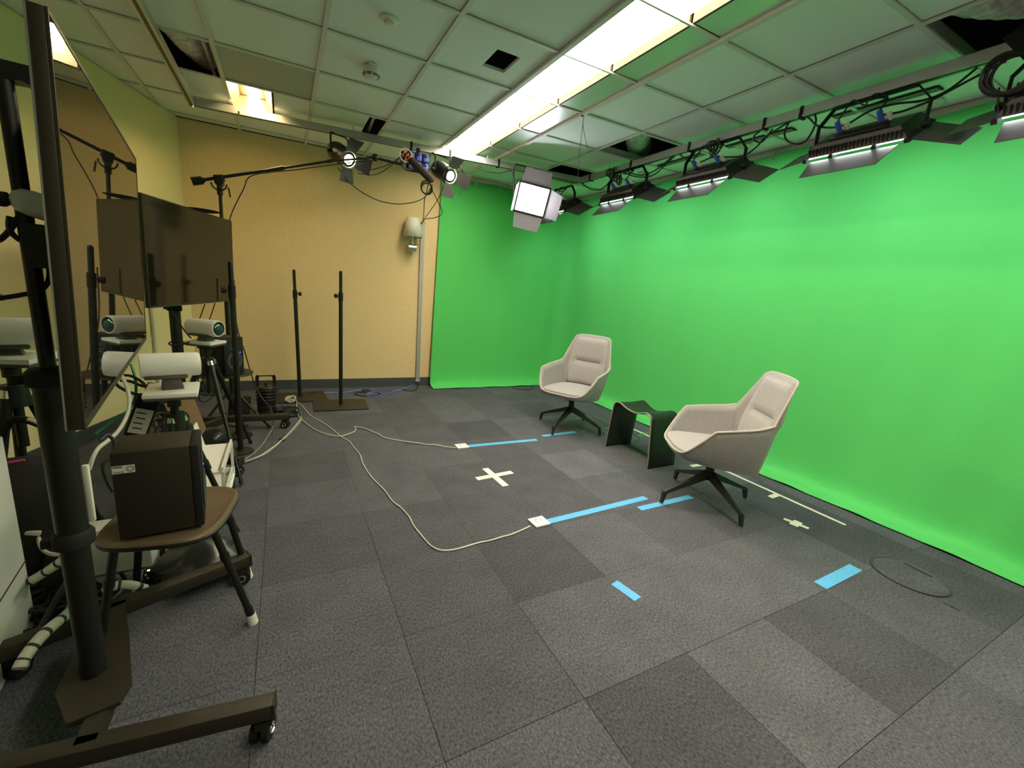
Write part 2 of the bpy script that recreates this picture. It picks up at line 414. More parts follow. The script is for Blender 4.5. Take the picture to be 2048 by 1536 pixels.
# ------------------------------------------------------------------ ceiling fixtures
NAMES = {3: 'farthest', 2: 'fourth-from-camera'}
lab = {2: 'warm white ceiling light panel at the far end of the strip, beside the hanging spotlights',
       1: 'warm white ceiling light panel second from the far end of the strip',
       0: 'warm white ceiling light panel in the middle of the strip beside the dangling wires',
       -1: 'warm white ceiling light panel right of the square hole in the ceiling tile',
       -2: 'large warm white ceiling light panel nearest the top edge but one',
       -3: 'warm white ceiling light panel cut off by the top edge of the photo'}
for j in range(-8, 3):
    y0 = GY+.6*j; y1 = y0+.6
    if j < -3: lb = 'warm white ceiling light panel of the strip overhead, nearer than the photo shows'
    else: lb = lab[j]
    t = thing('ceiling_light', lb, 'ceiling light', (1.74, (y0+y1)/2, H), 0, 'light panels in the ceiling strip')
    d = B(); d.box((-.11, 0, .052), (.37, .594, .008)); obj('diffuser', d, E_STRIP, t, smooth=False)
    f = B(); f.box((.082, 0, .028), (.014, .576, .055)); f.box((-.296, 0, .03), (.012, .59, .055))
    f.box((-.107, 0, .066), (.392, .598, .006)); obj('housing', f, AMBER, t, smooth=False)
    q = B(); q.box((.188, 0, .006), (.196, .574, .006)); obj('side_plate', q, REFLP, t, smooth=False)

t = thing('recessed_light', 'lit warm recessed tube light in the ceiling near the back wall', 'ceiling light', (-.2, 4.53, H))
d = B(); d.box((.01, 0, .08), (.085, .54, .02)); obj('tube', d, E_DOWN, t, smooth=False)
d = B(); d.box((0, .0, .11), (.30, .58, .01)); d.hexa([(-.15, -.29, 0), (-.15, .29, 0), (-.147, .29, 0), (-.147, -.29, 0), (-.10, -.27, .10), (-.10, .27, .10), (-.097, .27, .10), (-.097, -.27, .10)])
d.hexa([(.147, -.29, 0), (.147, .29, 0), (.15, .29, 0), (.15, -.29, 0), (.097, -.27, .10), (.097, .27, .10), (.10, .27, .10), (.10, -.27, .10)])
d.box((0, -.288, .05), (.30, .006, .1)); d.box((0, .288, .05), (.30, .006, .1)); obj('reflector', d, LOUVRE, t, smooth=False)

t = thing('smoke_detector', 'white round smoke detector with dark slots on the ceiling', 'smoke detector', (.545, 3.335, H))
d = B(); d.lathe([(.055, 0), (.058, -.012), (.055, -.03)], n=24); d.box((.0, -.075, -.004), (.05, .02, .008)); obj('base', d, WHITEP, t)
d = B(); d.lathe([(.055, -.03), (.052, -.046), (.034, -.056), (.02, -.061), (.012, -.066)], n=24); obj('sensor_head', d, WHITEP, t)
for k in range(8):
    d = B(); d.torus((0, 0, -.043), .0535, .003, (0, 0, 1), 6, 5, k*PI/4+.08, k*PI/4+.7); d.torus((0, 0, -.049), .047, .003, (0, 0, 1), 6, 5, k*PI/4+.08, k*PI/4+.7); obj('vent_slot', d, INK, t)
t = thing('sprinkler_cap', 'small white round cap on the ceiling nearer than the smoke detector', 'ceiling cap', (.532, 2.713, H))
d = B(); d.lathe([(.05, .004), (.05, -.004), (.03, -.009), (.024, -.009)], n=22); obj('plate', d, WHITEP, t)
d = B(); d.lathe([(.024, -.009), (.026, -.02), (.018, -.024)], n=16); obj('cap', d, WHITEP, t)

# small round downlights and slot vents beyond the right rail
for (u, v, lb) in ((1860, 205, 'unlit round downlight above the nearest full wash light'), (1487, 291, 'unlit round downlight above the second wash light from the right'), (1288, 347, 'unlit round downlight in the ceiling above the far wash light')):
    p = Pz(u, v, H); t = thing('round_downlight', lb, 'downlight', (p.x, p.y, H), 0, 'round downlights by the green wall')
    d = B(); d.torus((0, 0, -.004), .06, .009, n=24); obj('trim_ring', d, TRIMW, t)
    d = B(); d.lathe([(.055, -.003), (.04, -.001), (.02, -.002)], n=20); obj('lens', d, SHADE, t)
for (u, v, lb) in ((1445, 250, 'slot air vent in the ceiling above the third wash light'), (1690, 165, 'slot air vent in the ceiling left of the nearest full wash light'), (1335, 312, 'slot air vent in the ceiling above the far wash light')):
    p = Pz(u, v, H); t = thing('slot_vent', lb, 'air vent', (3.42, Px(u, v, 3.42).y if False else p.y, H), 0, 'slot vents by the green wall')
    for k in (-1, 0, 1):
        d = B(); d.box((k*.02, 0, -.004), (.008, .55, .006)); obj('slat', d, CONDUIT, t)
    d = B(); d.box((0, 0, -.001), (.075, .57, .003)); obj('backing', d, BLACKM, t)

# ducts seen through the open ceiling cells
def duct(name, label, pts, r, m=FOIL):
    b = B(); c = catmull(pts, 8); b.tube(c, r, 14, radii=[r*(1+.05*(i % 2)) for i in range(len(c))]); return tag(obj(name, b, m), label, 'duct')
duct('flexible_duct', 'silver flexible duct inside the open ceiling cell in mid photo', [(2.3, 3.0, 2.98), (2.75, 3.25, 2.93), (3.0, 3.5, 2.90), (3.4, 3.9, 2.95)], .12)
duct('flexible_duct', 'crinkled foil duct in the open ceiling cell at the top right corner', [(2.2, 1.22, 2.81), (2.66, 1.13, 2.80), (2.92, 1.0, 2.80), (3.1, .8, 2.82), (3.3, .3, 2.85)], .08)
duct('flexible_duct', 'dark coiled hose inside the open ceiling cell behind the bright LED panel', [(2.5, 4.3, 2.95), (2.75, 4.55, 2.90), (2.95, 4.5, 2.93), (3.05, 4.8, 2.95)], .08, CONDUIT)
duct('flexible_duct', 'foil wrapped duct in the open ceiling gap beside the left rail', [(-.95, 3.55, 2.92), (-.62, 3.85, 2.86), (-.55, 4.1, 2.86), (-.5, 4.6, 2.95)], .09)
for k, (x, lb) in enumerate(((-.44, 'left thin metal pipe in the open ceiling gap by the left rail'), (-.40, 'right thin metal pipe in the open ceiling gap by the left rail'))):
    b = B(); b.cyl((x, 3.4, 2.83), (x, 4.5, 2.80), .012); tag(obj('pipe', b, TEE), lb, 'pipe', 'pipes in the left ceiling gap')
b = B(); b.cyl((.74, 4.0, 2.80), (.78, 4.9, 2.78), .018); tag(obj('pipe', b, ALU), 'pale pipe seen through the narrow slot in the ceiling above the spotlights', 'pipe')
b = B(); b.box((3.14, .42, 2.93), (.36, .34, .02), (R(60), 0, R(15))); tag(obj('loose_ceiling_tile', b, TILE), 'loose tile tipped up inside the open ceiling cell at the top right', 'ceiling tile')
b = B()                                              # steel edge angles around the open cells
for (i, j) in sorted(OPEN):
    x0, y0 = cell(i, j)
    for q in ((x0+.3, y0+.01, .6, .012), (x0+.3, y0+.59, .6, .012), (x0+.01, y0+.3, .012, .6), (x0+.59, y0+.3, .012, .6)): b.box((q[0], q[1], H+.03), (q[2], q[3], .05))
struct('trim_4', b, ALU)
t = thing('ceiling_wire', 'two thin black wires dangling from the ceiling grid near the middle', 'wire', (2.04, 3.03, H))
d = B(); d.sphere((0, 0, -.012), .012); obj('knot', d, CABK, t)
for pts in ([(1168, 232), (1163, 270), (1158, 320), (1155, 372)], [(1168, 232), (1166, 250), (1170, 275), (1176, 298)]):
    d = B(); d.tube(catmull([Py(u, v, 3.03+.28*(i/3)) for i, (u, v) in enumerate(pts)], 5), .0022, 5); obj('strand', d, CABK, t, world=True)

# ------------------------------------------------------------------ lighting rail
ZR = 2.60
rail = thing('lighting_rail', 'galvanised steel lighting rail hung in a U under the ceiling', 'rail', (1.2, 4.5, ZR))
def railseg(a, c):
    a, c = Vector(a), Vector(c); d = (c-a).normalized(); n = Vector((-d.y, d.x, 0)); L = (c-a).length
    m = Matrix(((d.x, n.x, 0), (d.y, n.y, 0), (0, 0, 1))); b = B(); mid = (a+c)/2
    b.box(mid+Vector((0, 0, .03)), (L, .04, .058), m)
    b.box(mid+n*.022+Vector((0, 0, .004)), (L, .006, .008), m); b.box(mid-n*.022+Vector((0, 0, .004)), (L, .006, .008), m)
    b.mi = 1; b.box(mid+Vector((0, 0, .0005)), (L, .020, .002), m); b.mi = 0
    return obj('rail', b, [ALU, DGREY], rail, world=True, smooth=False)
C1, C2, C3, C4 = (-.62, 1.2, ZR), (-.63, 4.70, ZR), (3.03, 4.37, ZR), (3.03, -1.6, ZR)
railseg(C1, C2); railseg((-.65, 4.71, ZR), (3.05, 4.385, ZR)); railseg(C3, C4)
RY = lambda x: 4.71+(4.385-4.71)*(x+.65)/3.7
for (x, y) in ((3.03, 3.55), (3.03, 2.85), (3.03, 2.2), (3.03, 1.95), (3.03, 4.2), (2.02, RY(2.02)), (1.12, RY(1.12)), (1.50, RY(1.5))):
    d = B()
    if x == 3.03: d.box((x, y, ZR+.028), (.052, .02, .072))
    else: d.box((x, y, ZR+.028), (.02, .052, .072))
    obj('strap', d, BLACKM, rail, world=True)
for k, x in enumerate((-.3, -.62)):
    d = B(); d.cyl((x, RY(x)-.03, ZR+.02), (x, RY(x)-.03, ZR-.02), .008, n=6); obj('clamp_bolt', d, CHROME, rail, world=True)
for (x, y) in ((-.62, 2.6), (-.62, 4.3), (.6, RY(.6)), (1.9, RY(1.9)), (3.03, 3.9), (3.03, 2.4), (3.03, 1.0)):
    d = B(); d.cyl((x, y, ZR+.05), (x, y, H+.002), .005, n=6); obj('hanger_rod', d, STEEL, rail, world=True)

# ------------------------------------------------------------------ wash lights along the right rail
TH = R(32)
def wash_local(t, cabz=.23):
    Mt = Matrix.Rotation(-TH, 4, 'Y')
    b = B(); b.M = Mt
    b.hexa([(-.13, -.26, 0), (.13, -.26, 0), (.13, .26, 0), (-.13, .26, 0), (-.10, -.22, .062), (.10, -.22, .062), (.10, .22, .062), (-.10, .22, .062)])
    for k in range(24):
        y = -.23+k*.02
        b.box((-.119, y, .026), (.016, .007, .036)); b.box((.119, y, .026), (.016, .007, .036))
    b.box((0, 0, .072), (.06, .24, .024)); b.box((-.06, 0, .068), (.02, .3, .010), bev=.003); b.box((-.03, .1, .074), (.05, .05, .02), bev=.004)
    obj('housing', b, BLACK, t)
    b = B(); b.M = Mt
    for k in (-1, 1): b.box((.066*k, 0, -.004), (.118, .47, .006))
    obj('tube_lamps', b, E_WASH, t, smooth=False)
    b = B(); b.M = Mt
    for y in (-.258, -.11, .11, .258): b.box((0, y, -.012), (.272, .022, .022))
    b.box((.132, 0, -.006), (.008, .53, .018))
    obj('frame', b, BLACKM, t)
    for (o_, ax, ln, wd, ang) in (((-.137, 0, -.024), 'y', .45, .17, R(79)), ((.137, 0, -.012), 'y', .45, .16, R(75)), ((0, -.268, -.012), 'x', .25, .21, R(68)), ((0, .268, -.012), 'x', .25, .17, R(82))):
        b = B(); b.M = Mt @ Matrix.Translation(Vector(o_))
        if ax == 'y':
            sx = -1 if o_[0] < 0 else 1; d = Vector((sx*math.sin(ang), 0, -math.cos(ang)))
            b.hexa([Vector((0, -ln/2, 0)), Vector((0, ln/2, 0)), Vector((0, ln/2, .003)), Vector((0, -ln/2, .003)),
                    d*wd+Vector((0, -ln/2*.88, 0)), d*wd+Vector((0, ln/2*.88, 0)), d*wd+Vector((0, ln/2*.88, .003)), d*wd+Vector((0, -ln/2*.88, .003))])
        else:
            sy = -1 if o_[1] < 0 else 1; d = Vector((0, sy*math.sin(ang), -math.cos(ang)))
            b.hexa([Vector((-ln/2, 0, 0)), Vector((ln/2, 0, 0)), Vector((ln/2, 0, .003)), Vector((-ln/2, 0, .003)),
                    d*wd+Vector((-ln/2*.9, 0, 0)), d*wd+Vector((ln/2*.9, 0, 0)), d*wd+Vector((ln/2*.9, 0, .003)), d*wd+Vector((-ln/2*.9, 0, .003))])
        obj('barn_door', b, BARN, t, smooth=False)
    b = B(); yk = .275                                  # flat bar yoke up to the rail
    pl = [(0, -yk, .02), (0, -yk, .14), (0, -yk+.07, cabz-.004), (0, yk-.07, cabz-.004), (0, yk, .14), (0, yk, .02)]
    for a, c in zip(pl, pl[1:]):
        a, c = Vector(a), Vector(c); m = frame_to(c-a, (1, 0, 0)); b.box((a+c)/2, (.006, .03, (c-a).length+.006), m)
    for s in (-1, 1): b.cyl((0, s*yk-.01*s, .02), (0, s*yk+.025*s, .02), .018)
    obj('yoke', b, BLACKM, t)
    for k, (y, c) in enumerate(((.12, WHITEP), (-.09, WHITEP))):
        p = B(); p.M = Mt; p.cyl((.0, y, .08), (-.02, y, .145), .014, n=10); po = obj('power_plug', p, BLUEP, t)
        p = B(); p.M = Mt; p.cyl((.02, y-.03, .08), (.0, y-.03, .13), .012, n=10); p.cyl((.012, y-.03, .10), (.008, y-.03, .11), .0135, n=10); obj('data_plug', p, c, t)
        p = B(); p.tube(catmull([Mt @ Vector((-.02, y, .145)), (-.02, y+.01, .2), (-.03, y*.5+.03, .235), (-.02, .02, .19), (.02, -.06, .215), (.01, .05, .238)], 6), .0045, 6); obj('lead', p, CABK, t)
GW = 'wash lights on the rail by the green screen'
W1 = thing('wash_light', 'black wash light with barn doors nearest on the right rail, whole in view', 'stage light', (3.03, 1.55, 2.365), 0, GW)
wash_local(W1)
dup(W1, (3.03, 2.60, 2.365), 0, 'black wash light with barn doors second from the right edge', GW)
dup(W1, (3.03, 3.60, 2.365), 0, 'black wash light with barn doors third from the right edge, under knotted cables', GW)
dup(W1, (3.0, 4.72, 2.365), 0, 'black wash light with barn doors half hidden behind the bright LED panel', GW)
dup(W1, (3.03, .71, 2.365), 0, 'black wash light cut off by the right edge of the photo', GW)

# LED panel at the rail corner
def oriented(o, n, up=(0, 0, 1)):
    n = Vector(n).normalized(); x = Vector(up).cross(n).normalized(); y = n.cross(x)
    return Matrix(((x.x, y.x, n.x, o[0]), (x.y, y.y, n.y, o[1]), (x.z, y.z, n.z, o[2]), (0, 0, 0, 1)))
t = thing('led_panel', 'square LED panel light with open barn doors, brightest lamp in the corner', 'stage light', (2.25, 4.12, 2.0))
M = oriented((2.255, 4.10, 2.262), (-.42, -.82, -.38)) @ Matrix.Rotation(R(-9), 4, 'Z')
b = B(); b.M = M; b.box((0, 0, -.045), (.32, .30, .08), bev=.01); b.box((0, 0, -.10), (.22, .2, .05)); obj('housing', b, BLACK, t, world=True)
b = B(); b.M = M; b.box((0, 0, -.001), (.295, .262, .006)); obj('diffuser', b, E_PANEL, t, world=True, smooth=False)
b = B(); b.M = M
for q in ((0, .142, .32, .02), (0, -.142, .32, .02), (.154, 0, .012, .3), (-.154, 0, .012, .3)): b.box((q[0], q[1], .0), (q[2], q[3], .016))
obj('frame', b, BLACKM, t, world=True)
LEAF = mat('lilac_grey_leaf', (.16, .155, .17), .45, spec=.4)
for (pts) in ([(-.15, .15), (.15, .15), (.13, .29), (-.13, .29)], [(-.15, -.15), (.15, -.15), (.13, -.29), (-.13, -.29)]):
    b = B(); b.M = M; kz = .05
    b.hexa([(*pts[0], .0), (*pts[1], .0), (pts[2][0], pts[2][1], kz), (pts[3][0], pts[3][1], kz), (*pts[0], .004), (*pts[1], .004), (pts[2][0], pts[2][1], kz+.004), (pts[3][0], pts[3][1], kz+.004)]); obj('barn_door', b, LEAF, t, world=True, smooth=False)
for s in (1, -1):
    b = B(); b.M = M; k2, kz = (.12, .12) if s > 0 else (.03, .15)
    b.hexa([(s*.16, -.14, 0), (s*.16, .14, 0), (s*(.16+k2), .12, kz), (s*(.16+k2), -.12, kz), (s*.163, -.14, 0), (s*.163, .14, 0), (s*(.163+k2), .12, kz), (s*(.163+k2), -.12, kz)]); obj('barn_door', b, LEAF, t, world=True, smooth=False)
b = B(); c = M @ Vector((0, 0, -.045)); xr = (M.to_3x3() @ Vector((1, 0, 0))); zc = ZR-c.z
b.tube([c-xr*.185, c-xr*.185+Vector((0, .06, zc*.75)), c-xr*.14+Vector((0, .12, zc)), c+xr*.14+Vector((0, .12, zc)), c+xr*.185+Vector((0, .06, zc*.75)), c+xr*.185], .008, 6); obj('yoke', b, BLACKM, t, world=True)
b = B(); b.tube(catmull([M @ Vector((.1, -.05, -.12)), M @ Vector((.14, -.02, -.2)), M @ Vector((.1, .1, -.2)), M @ Vector((.05, .2, -.15)), Vector((2.3, 4.42, 2.6))], 6), .005, 6); obj('lead', b, CABK, t, world=True)

# fresnel spotlights on the back rail
def spot(label, lens, tail, lens_col=E_SPOT):
    lens, tail = Vector(lens), Vector(tail); n = (lens-tail).normalized()
    rx = lens.x*.35+tail.x*.65
    t = thing('spotlight', label, 'stage light', (rx, tail.y, tail.z-.1), 0, 'spotlights on the back rail')
    L = (lens-tail).length; b = B()
    b.lathe([(.035, -.03), (.072, -.01), (.082, .03), (.080, L*.55), (.070, L*.68), (.078, L*.74), (.078, L*.95), (.072, L)], tail, n, 20); b.box(tail+n*L*.4, (.02, .16, .05), frame_to(n)); 
    obj('housing', b, BLACK, t, world=True)
    b = B(); b.lathe([(.047, 0), (.042, .008), (.024, .014), (.004, .016)], lens-n*.006, n, 18); obj('lens', b, lens_col, t, world=True)
    b = B(); b.torus(lens, .07, .008, n, 20, 6); b.lathe([(.066, 0), (.048, -.012)], lens, n, 20, caps=False); obj('lens_ring', b, STEEL, t, world=True)
    M = oriented(lens+n*.004, n)
    for (a, op, le) in ((90, 25, .12), (-90, 20, .12), (0, 45, .13), (180, 70, .10)):
        Q = M @ Matrix.Rotation(R(a), 4, 'Z'); k = R(op); b = B(); b.M = Q
        d = Vector((math.cos(k), 0, math.sin(k)))
        p0, p1 = Vector((.072, -.05, 0)), Vector((.072, .05, 0)); p2, p3 = p1+d*le+Vector((0, .02, 0)), p0+d*le+Vector((0, -.02, 0)); e = Vector((-math.sin(k), 0, math.cos(k)))*.003
        b.hexa([p0, p1, p2, p3, p0+e, p1+e, p2+e, p3+e]); obj('barn_door', b, BARN, t, world=True, smooth=False)
    c = tail+n*L*.35; s = Vector((-n.y, n.x, 0)).normalized(); zt = RAILZ-c.z
    b = B(); top = Vector((c.x, RY(c.x), ZR)); b.tube([c-s*.085, c-s*.085+Vector((0, 0, zt*.7)), top-s*.07, top, top+s*.07, c+s*.085+Vector((0, 0, zt*.7)), c+s*.085], .008, 6); obj('yoke', b, BLACKM, t, world=True)
    b = B(); b.cyl(c-s*.08, c-s*.12, .014, n=8); b.box(tail-n*.03-Vector((0, 0, .05)), (.02, .03, .05)); obj('knob', b, BLACKM, t, world=True)
    ld = bpy.data.lights.new('spot_beam', 'SPOT'); ld.energy = 55; ld.spot_size = R(50); ld.spot_blend = .6; ld.shadow_soft_size = .05; ld.color = (1, .88, .7)
    lo = bpy.data.objects.new('spot_beam', ld); COL.objects.link(lo); lo.location = lens+n*.03; lo.rotation_euler = n.to_track_quat('-Z', 'Y').to_euler()
    return t
RAILZ = ZR
spot('black spotlight with green-lit barn doors, left one on the back rail', (.53, 4.36, 2.352), (.435, 4.56, 2.452))
spot('black spotlight hanging beside the light strip end, right one on the back rail', (1.43, 4.25, 2.362), (1.37, 4.46, 2.455))

# socket box
t = thing('socket_box', 'black power box with blue socket covers hanging from the back rail', 'power box', (1.17, 4.42, 2.40))
b = B(); b.box((1.17, 4.47, 2.47), (.21, .06, .17), bev=.006); b.box((1.17, 4.47, 2.575), (.03, .03, .05)); obj('housing', b, BLACKM, t, world=True)
for i in range(3):
    for j in range(2):
        b = B(); b.box((1.10+.07*i, 4.432, 2.51-.08*j), (.056, .02, .062), bev=.008); b.cyl((1.10+.07*i, 4.42, 2.535-.08*j), (1.10+.07*i, 4.40, 2.535-.08*j), .012, n=8); obj('socket_cover', b, BLUEP, t, world=True)

# ------------------------------------------------------------------ boom microphone
bx, by = -.428, 4.27
t = thing('boom_stand', 'tall black boom stand behind the far television, arm reaching over to the right', 'microphone stand', (bx, by, 0))
b = B(); b.cyl((bx, by, .30), (bx, by, 1.20), .0175); b.cyl((bx, by, 1.18), (bx, by, 1.90), .0125); b.cyl((bx, by, 1.15), (bx, by, 1.23), .024); obj('pole', b, BLACK, t, world=True)
for a in (100, 215, 335):
    b = B(); b.cyl((bx, by, .34), (bx+.3*math.cos(R(a)), by+.3*math.sin(R(a)), .012), .011); b.sphere((bx+.3*math.cos(R(a)), by+.3*math.sin(R(a)), .014), .014); obj('leg', b, BLACK, t, world=True)
P0, P1, P2 = Vector((-.575, 4.25, 1.962)), Vector((-.428, 4.262, 2.008)), Vector((.735, 4.25, 2.385))
b = B(); b.cyl(P0.lerp(P1, -.18), P0.lerp(P1, .28), .03); b.cyl(P0.lerp(P1, .28), P0.lerp(P1, .36), .02); obj('counterweight', b, BLACK, t, world=True)
b = B(); b.box(P1, (.07, .05, .05), (0, R(-12), 0), bev=.008); b.cyl(P1+Vector((0, -.05, -.03)), P1+Vector((0, .04, -.03)), .03); b.cyl(P1-Vector((0, 0, .12)), P1, .02); b.torus(P1+Vector((0, -.03, -.04)), .05, .006, (0, 1, .0), 14, 6, PI, 2*PI); b.cyl(P1+Vector((.06, -.03, -.06)), P1+Vector((.07, -.03, -.13)), .006); obj('swivel_clamp', b, BLACK, t, world=True)
b = B(); b.cyl(P0, Vector((-.02, 4.26, 2.155)), .012); b.cyl(Vector((-.02, 4.26, 2.155)), Vector((.38, 4.25, 2.29)), .010); b.cyl(Vector((.38, 4.25, 2.29)), P2, .008)
b.cyl(Vector((-.12, 4.26, 2.115)), Vector((.02, 4.26, 2.17)), .017); b.cyl(Vector((.34, 4.25, 2.275)), Vector((.40, 4.25, 2.30)), .014); obj('boom_arm', b, BLACK, t, world=True)
b = B(); b.sphere(P2, .032); b.cyl(P2, (.96, 4.22, 2.365), .011); b.cyl((.96, 4.22, 2.365), (.985, 4.22, 2.44), .009); obj('tip_joint', b, BLACK, t, world=True)
b = B(); b.tube(catmull([(.7, 4.24, 2.355), (.4, 4.235, 2.262), (.1, 4.24, 2.165), (-.2, 4.245, 2.07), (-.27, 4.24, 1.95), (-.36, 4.24, 1.75), (-.41, 4.24, 1.55)], 6), .0045, 6); obj('clipped_cable', b, CABK, t, world=True)
t = thing('shotgun_microphone', 'black foam shotgun microphone in an orange shock mount pointing down', 'microphone', (1.1, 4.2, 2.3))
ma, mb = Vector((.975, 4.20, 2.455)), Vector((1.225, 4.12, 2.255)); mdv = (mb-ma).normalized()
b = B(); b.lathe([(.022, .06), (.03, .075), (.034, .10), (.034, .28), (.030, .315), (.014, .33)], ma, mdv, 16); obj('foam_windshield', b, FOAM, t, world=True)
b = B(); b.cyl(ma-mdv*.03, ma+mdv*.07, .012); obj('barrel', b, BLACK, t, world=True)
for k in (0, .03, .055):
    b = B(); b.torus(ma+mdv*k, .022, .006, mdv, 14, 6); obj('shock_ring', b, REDP, t, world=True)
b = B(); b.torus(ma+mdv*.02, .055, .005, (0, 1, 0), 16, 6); obj('mount_hoop', b, OFFW, t, world=True)

# cables near the back rail
yb = 4.38
cable('loop_cable', 'thin black cable sagging from the left spotlight across the tan wall', [Py(u, v, yb) for u, v in ((676, 335), (690, 355), (708, 373), (730, 388), (760, 402), (795, 408), (825, 405), (846, 397), (856, 385), (865, 370))], .0045, CABK)
for k, pts in enumerate((((715, 340), (740, 340), (770, 332), (790, 322), (803, 310)), ((715, 346), (745, 350), (765, 343), (790, 325), (806, 308)))):
    cable('lead', ('upper' if k == 0 else 'lower')+' short black lead from the left spotlight towards the shotgun microphone', [Py(u, v, yb+.03) for u, v in pts], .004, CABK)
for nm, pts in (('long black wire dropping straight into the grey wall conduit', ((858, 358), (853, 385), (849, 400), (848, 420), (846, 440), (842, 448))),
                ('black wire crossing down from the right spotlight to the grey conduit', ((887, 372), (880, 390), (872, 405), (858, 425), (846, 441), (843, 448))),
                ('black wire bowing out to the right above the grey conduit', ((865, 382), (874, 400), (884, 420), (882, 430), (868, 436), (852, 438), (843, 448)))):
    cable('wall_wire', nm, [Py(u, v, yb+.1*i if i < 5 else 5.5) if False else Py(u, v, 4.45+1.0*(i/(len(pts)-1))) for i, (u, v) in enumerate(pts)], .0045, CABK)
for nm, c, r_ in (('coil of black cable hanging around the shotgun microphone mount', (815, 322), .075), ('loop of black cable under the shotgun microphone', (852, 374), .06), ('coil of black cable on the rail above the right spotlight', (915, 340), .055)):
    p = Py(*c, 4.40); b = B()
    for k in range(4): b.torus(p+Vector((.006*k, .008*k, -.004*k)), r_-.003*k, .0045, (.25*(k-1.5), 1, .12*k), 22, 6)
    tag(obj('cable_coil', b, CABK), nm, 'cable')
cable('lead', 'black wire hanging from the right spotlight in front of the green cloth', [Py(u, v, 4.3) for u, v in ((895, 385), (903, 393), (915, 395), (922, 385), (926, 370))], .003, CABK)
cable('rail_cable', 'black cable sagging under the rail left of the bright LED panel', [Py(u, v, 4.36) for u, v in ((950, 333), (975, 343), (1000, 346), (1022, 342), (1027, 360), (1026, 400))], .004, CABK)

# cables along the right rail
def rc(label, pts, x=3.03, r=.006): cable('rail_cable', label, [Px(u, v, x+.01*(i % 2)) for i, (u, v) in enumerate(pts)], r, CABK, cat='cable')
rc('black cables swinging from the corner to the knotted cables on the right rail', ((1165, 367), (1180, 378), (1200, 379), (1215, 368), (1230, 345)))
rc('black cable drooping between the third and second wash lights, upper', ((1250, 340), (1275, 350), (1300, 346), (1325, 330), (1352, 306)))
rc('black cable drooping between the third and second wash lights, lower', ((1245, 342), (1270, 353), (1305, 351), (1335, 325), (1354, 308)))
rc('black cable running from the rail clip to the second wash light', ((1358, 308), (1380, 322), (1400, 324), (1420, 316), (1440, 312)))
rc('black cable rising from the second wash light to the junction knot', ((1420, 312), (1460, 314), (1490, 310), (1515, 292), (1530, 275), (1560, 255), (1590, 238)))
rc('big loop of black cable hanging from the right rail left of the nearest wash light', ((1603, 225), (1585, 235), (1570, 262), (1573, 280), (1590, 288), (1610, 283), (1625, 262), (1632, 240), (1625, 220), (1612, 214), (1603, 222)))
rc('black cable from the big loop to the nearest wash light', ((1605, 228), (1620, 238), (1632, 250), (1650, 255), (1675, 254), (1695, 247)))
rc('small loop of black cable beside the junction knot on the right rail', ((1525, 242), (1522, 260), (1510, 270), (1508, 280), (1520, 285), (1530, 278), (1545, 258)))
rc('black cable strung from the nearest wash light up to the right edge, upper', ((1700, 246), (1740, 222), (1790, 208), (1850, 200), (1900, 178), (1955, 135)))
rc('black cable strung from the nearest wash light up to the right edge, lower', ((1762, 230), (1800, 224), (1840, 210), (1870, 197), (1930, 165), (2000, 128), (2010, 124)))
rc('thin black loop drooping from the cable coil at the right edge', ((1998, 175), (1996, 200), (1997, 230), (1994, 245), (2010, 215), (2030, 180), (2038, 165)), 3.0, .004)
for (u, v, r_, nm) in ((1432, 295, .05, 'coil of black cable hung on the yoke of the second wash light'), (1226, 348, .05, 'knotted bundle of black cables on the rail above the third wash light'), (1240, 360, .045, 'loose loops of black cable over the third wash light')):
    p = Px(u, v, 3.0); b = B()
    for k in range(5): b.torus(p+Vector((-.01*k, .02*math.sin(2.1*k), .012*math.cos(1.7*k))), r_*(1-.08*k), .005, (1, .3*(k-2), .25*math.sin(k)), 20, 6)
    tag(obj('cable_coil', b, CABK), nm, 'cable')
p = Px(2036, 148, 2.93); b = B()
for k in range(8): b.torus(p+Vector((-.006*k, .004*k, .003*math.sin(3*k))), .085-.004*(k % 3), .0065, (.8, .5+.08*math.sin(2*k), .1*math.cos(k)), 28, 6)
tag(obj('cable_coil', b, CABK), 'thick hank of black cable hanging from the rail at the right edge', 'cable')
b = B(); q = [Px(2004, 78, 2.95), Px(2062, 38, 2.95), Px(2110, 95, 2.95), Px(2052, 125, 2.95)]
b.hexa([*q, *[v+Vector((.004, 0, 0)) for v in q]]); tag(obj('light_flag', b, BLACKM), 'black square flag panel on the rail at the upper right corner', 'flag')

# ------------------------------------------------------------------ wall lamp, conduit, floor cables by the wall
t = thing('wall_lamp', 'unlit wall sconce with white cone shade on the tan wall', 'wall lamp', (1.385, YB, 1.70))
b = B(); yl = 5.46; b.lathe([(.118, 1.878), (.075, 2.098)], (1.392, yl-.02, 0), (0, 0, 1), 26, caps=False); sh = obj('lamp_shade', b, SHADE, t, world=True)
md = sh.modifiers.new('Solidify', 'SOLIDIFY'); md.thickness = .003
b = B(); b.cyl((1.392, yl-.02, 1.72), (1.392, yl-.02, 1.99), .009); obj('stem', b, TRIMW, t, world=True)
b = B(); b.cyl((1.34, yl-.01, 1.755), (1.435, yl-.01, 1.755), .042, n=20); obj('steel_drum', b, STEEL, t, world=True)
b = B(); b.box((1.388, YB-.03, 1.755), (.05, .06, .05)); obj('wall_bracket', b, STEEL, t, world=True)
t = thing('cable_conduit', 'grey cable duct running up the tan wall beside the green cloth', 'conduit', (1.535, YB, .06))
b = B(); b.box((1.535, YB-.022, 1.07), (.05, .04, 2.01), bev=.004); obj('duct', b, CONDUIT, t, world=True)
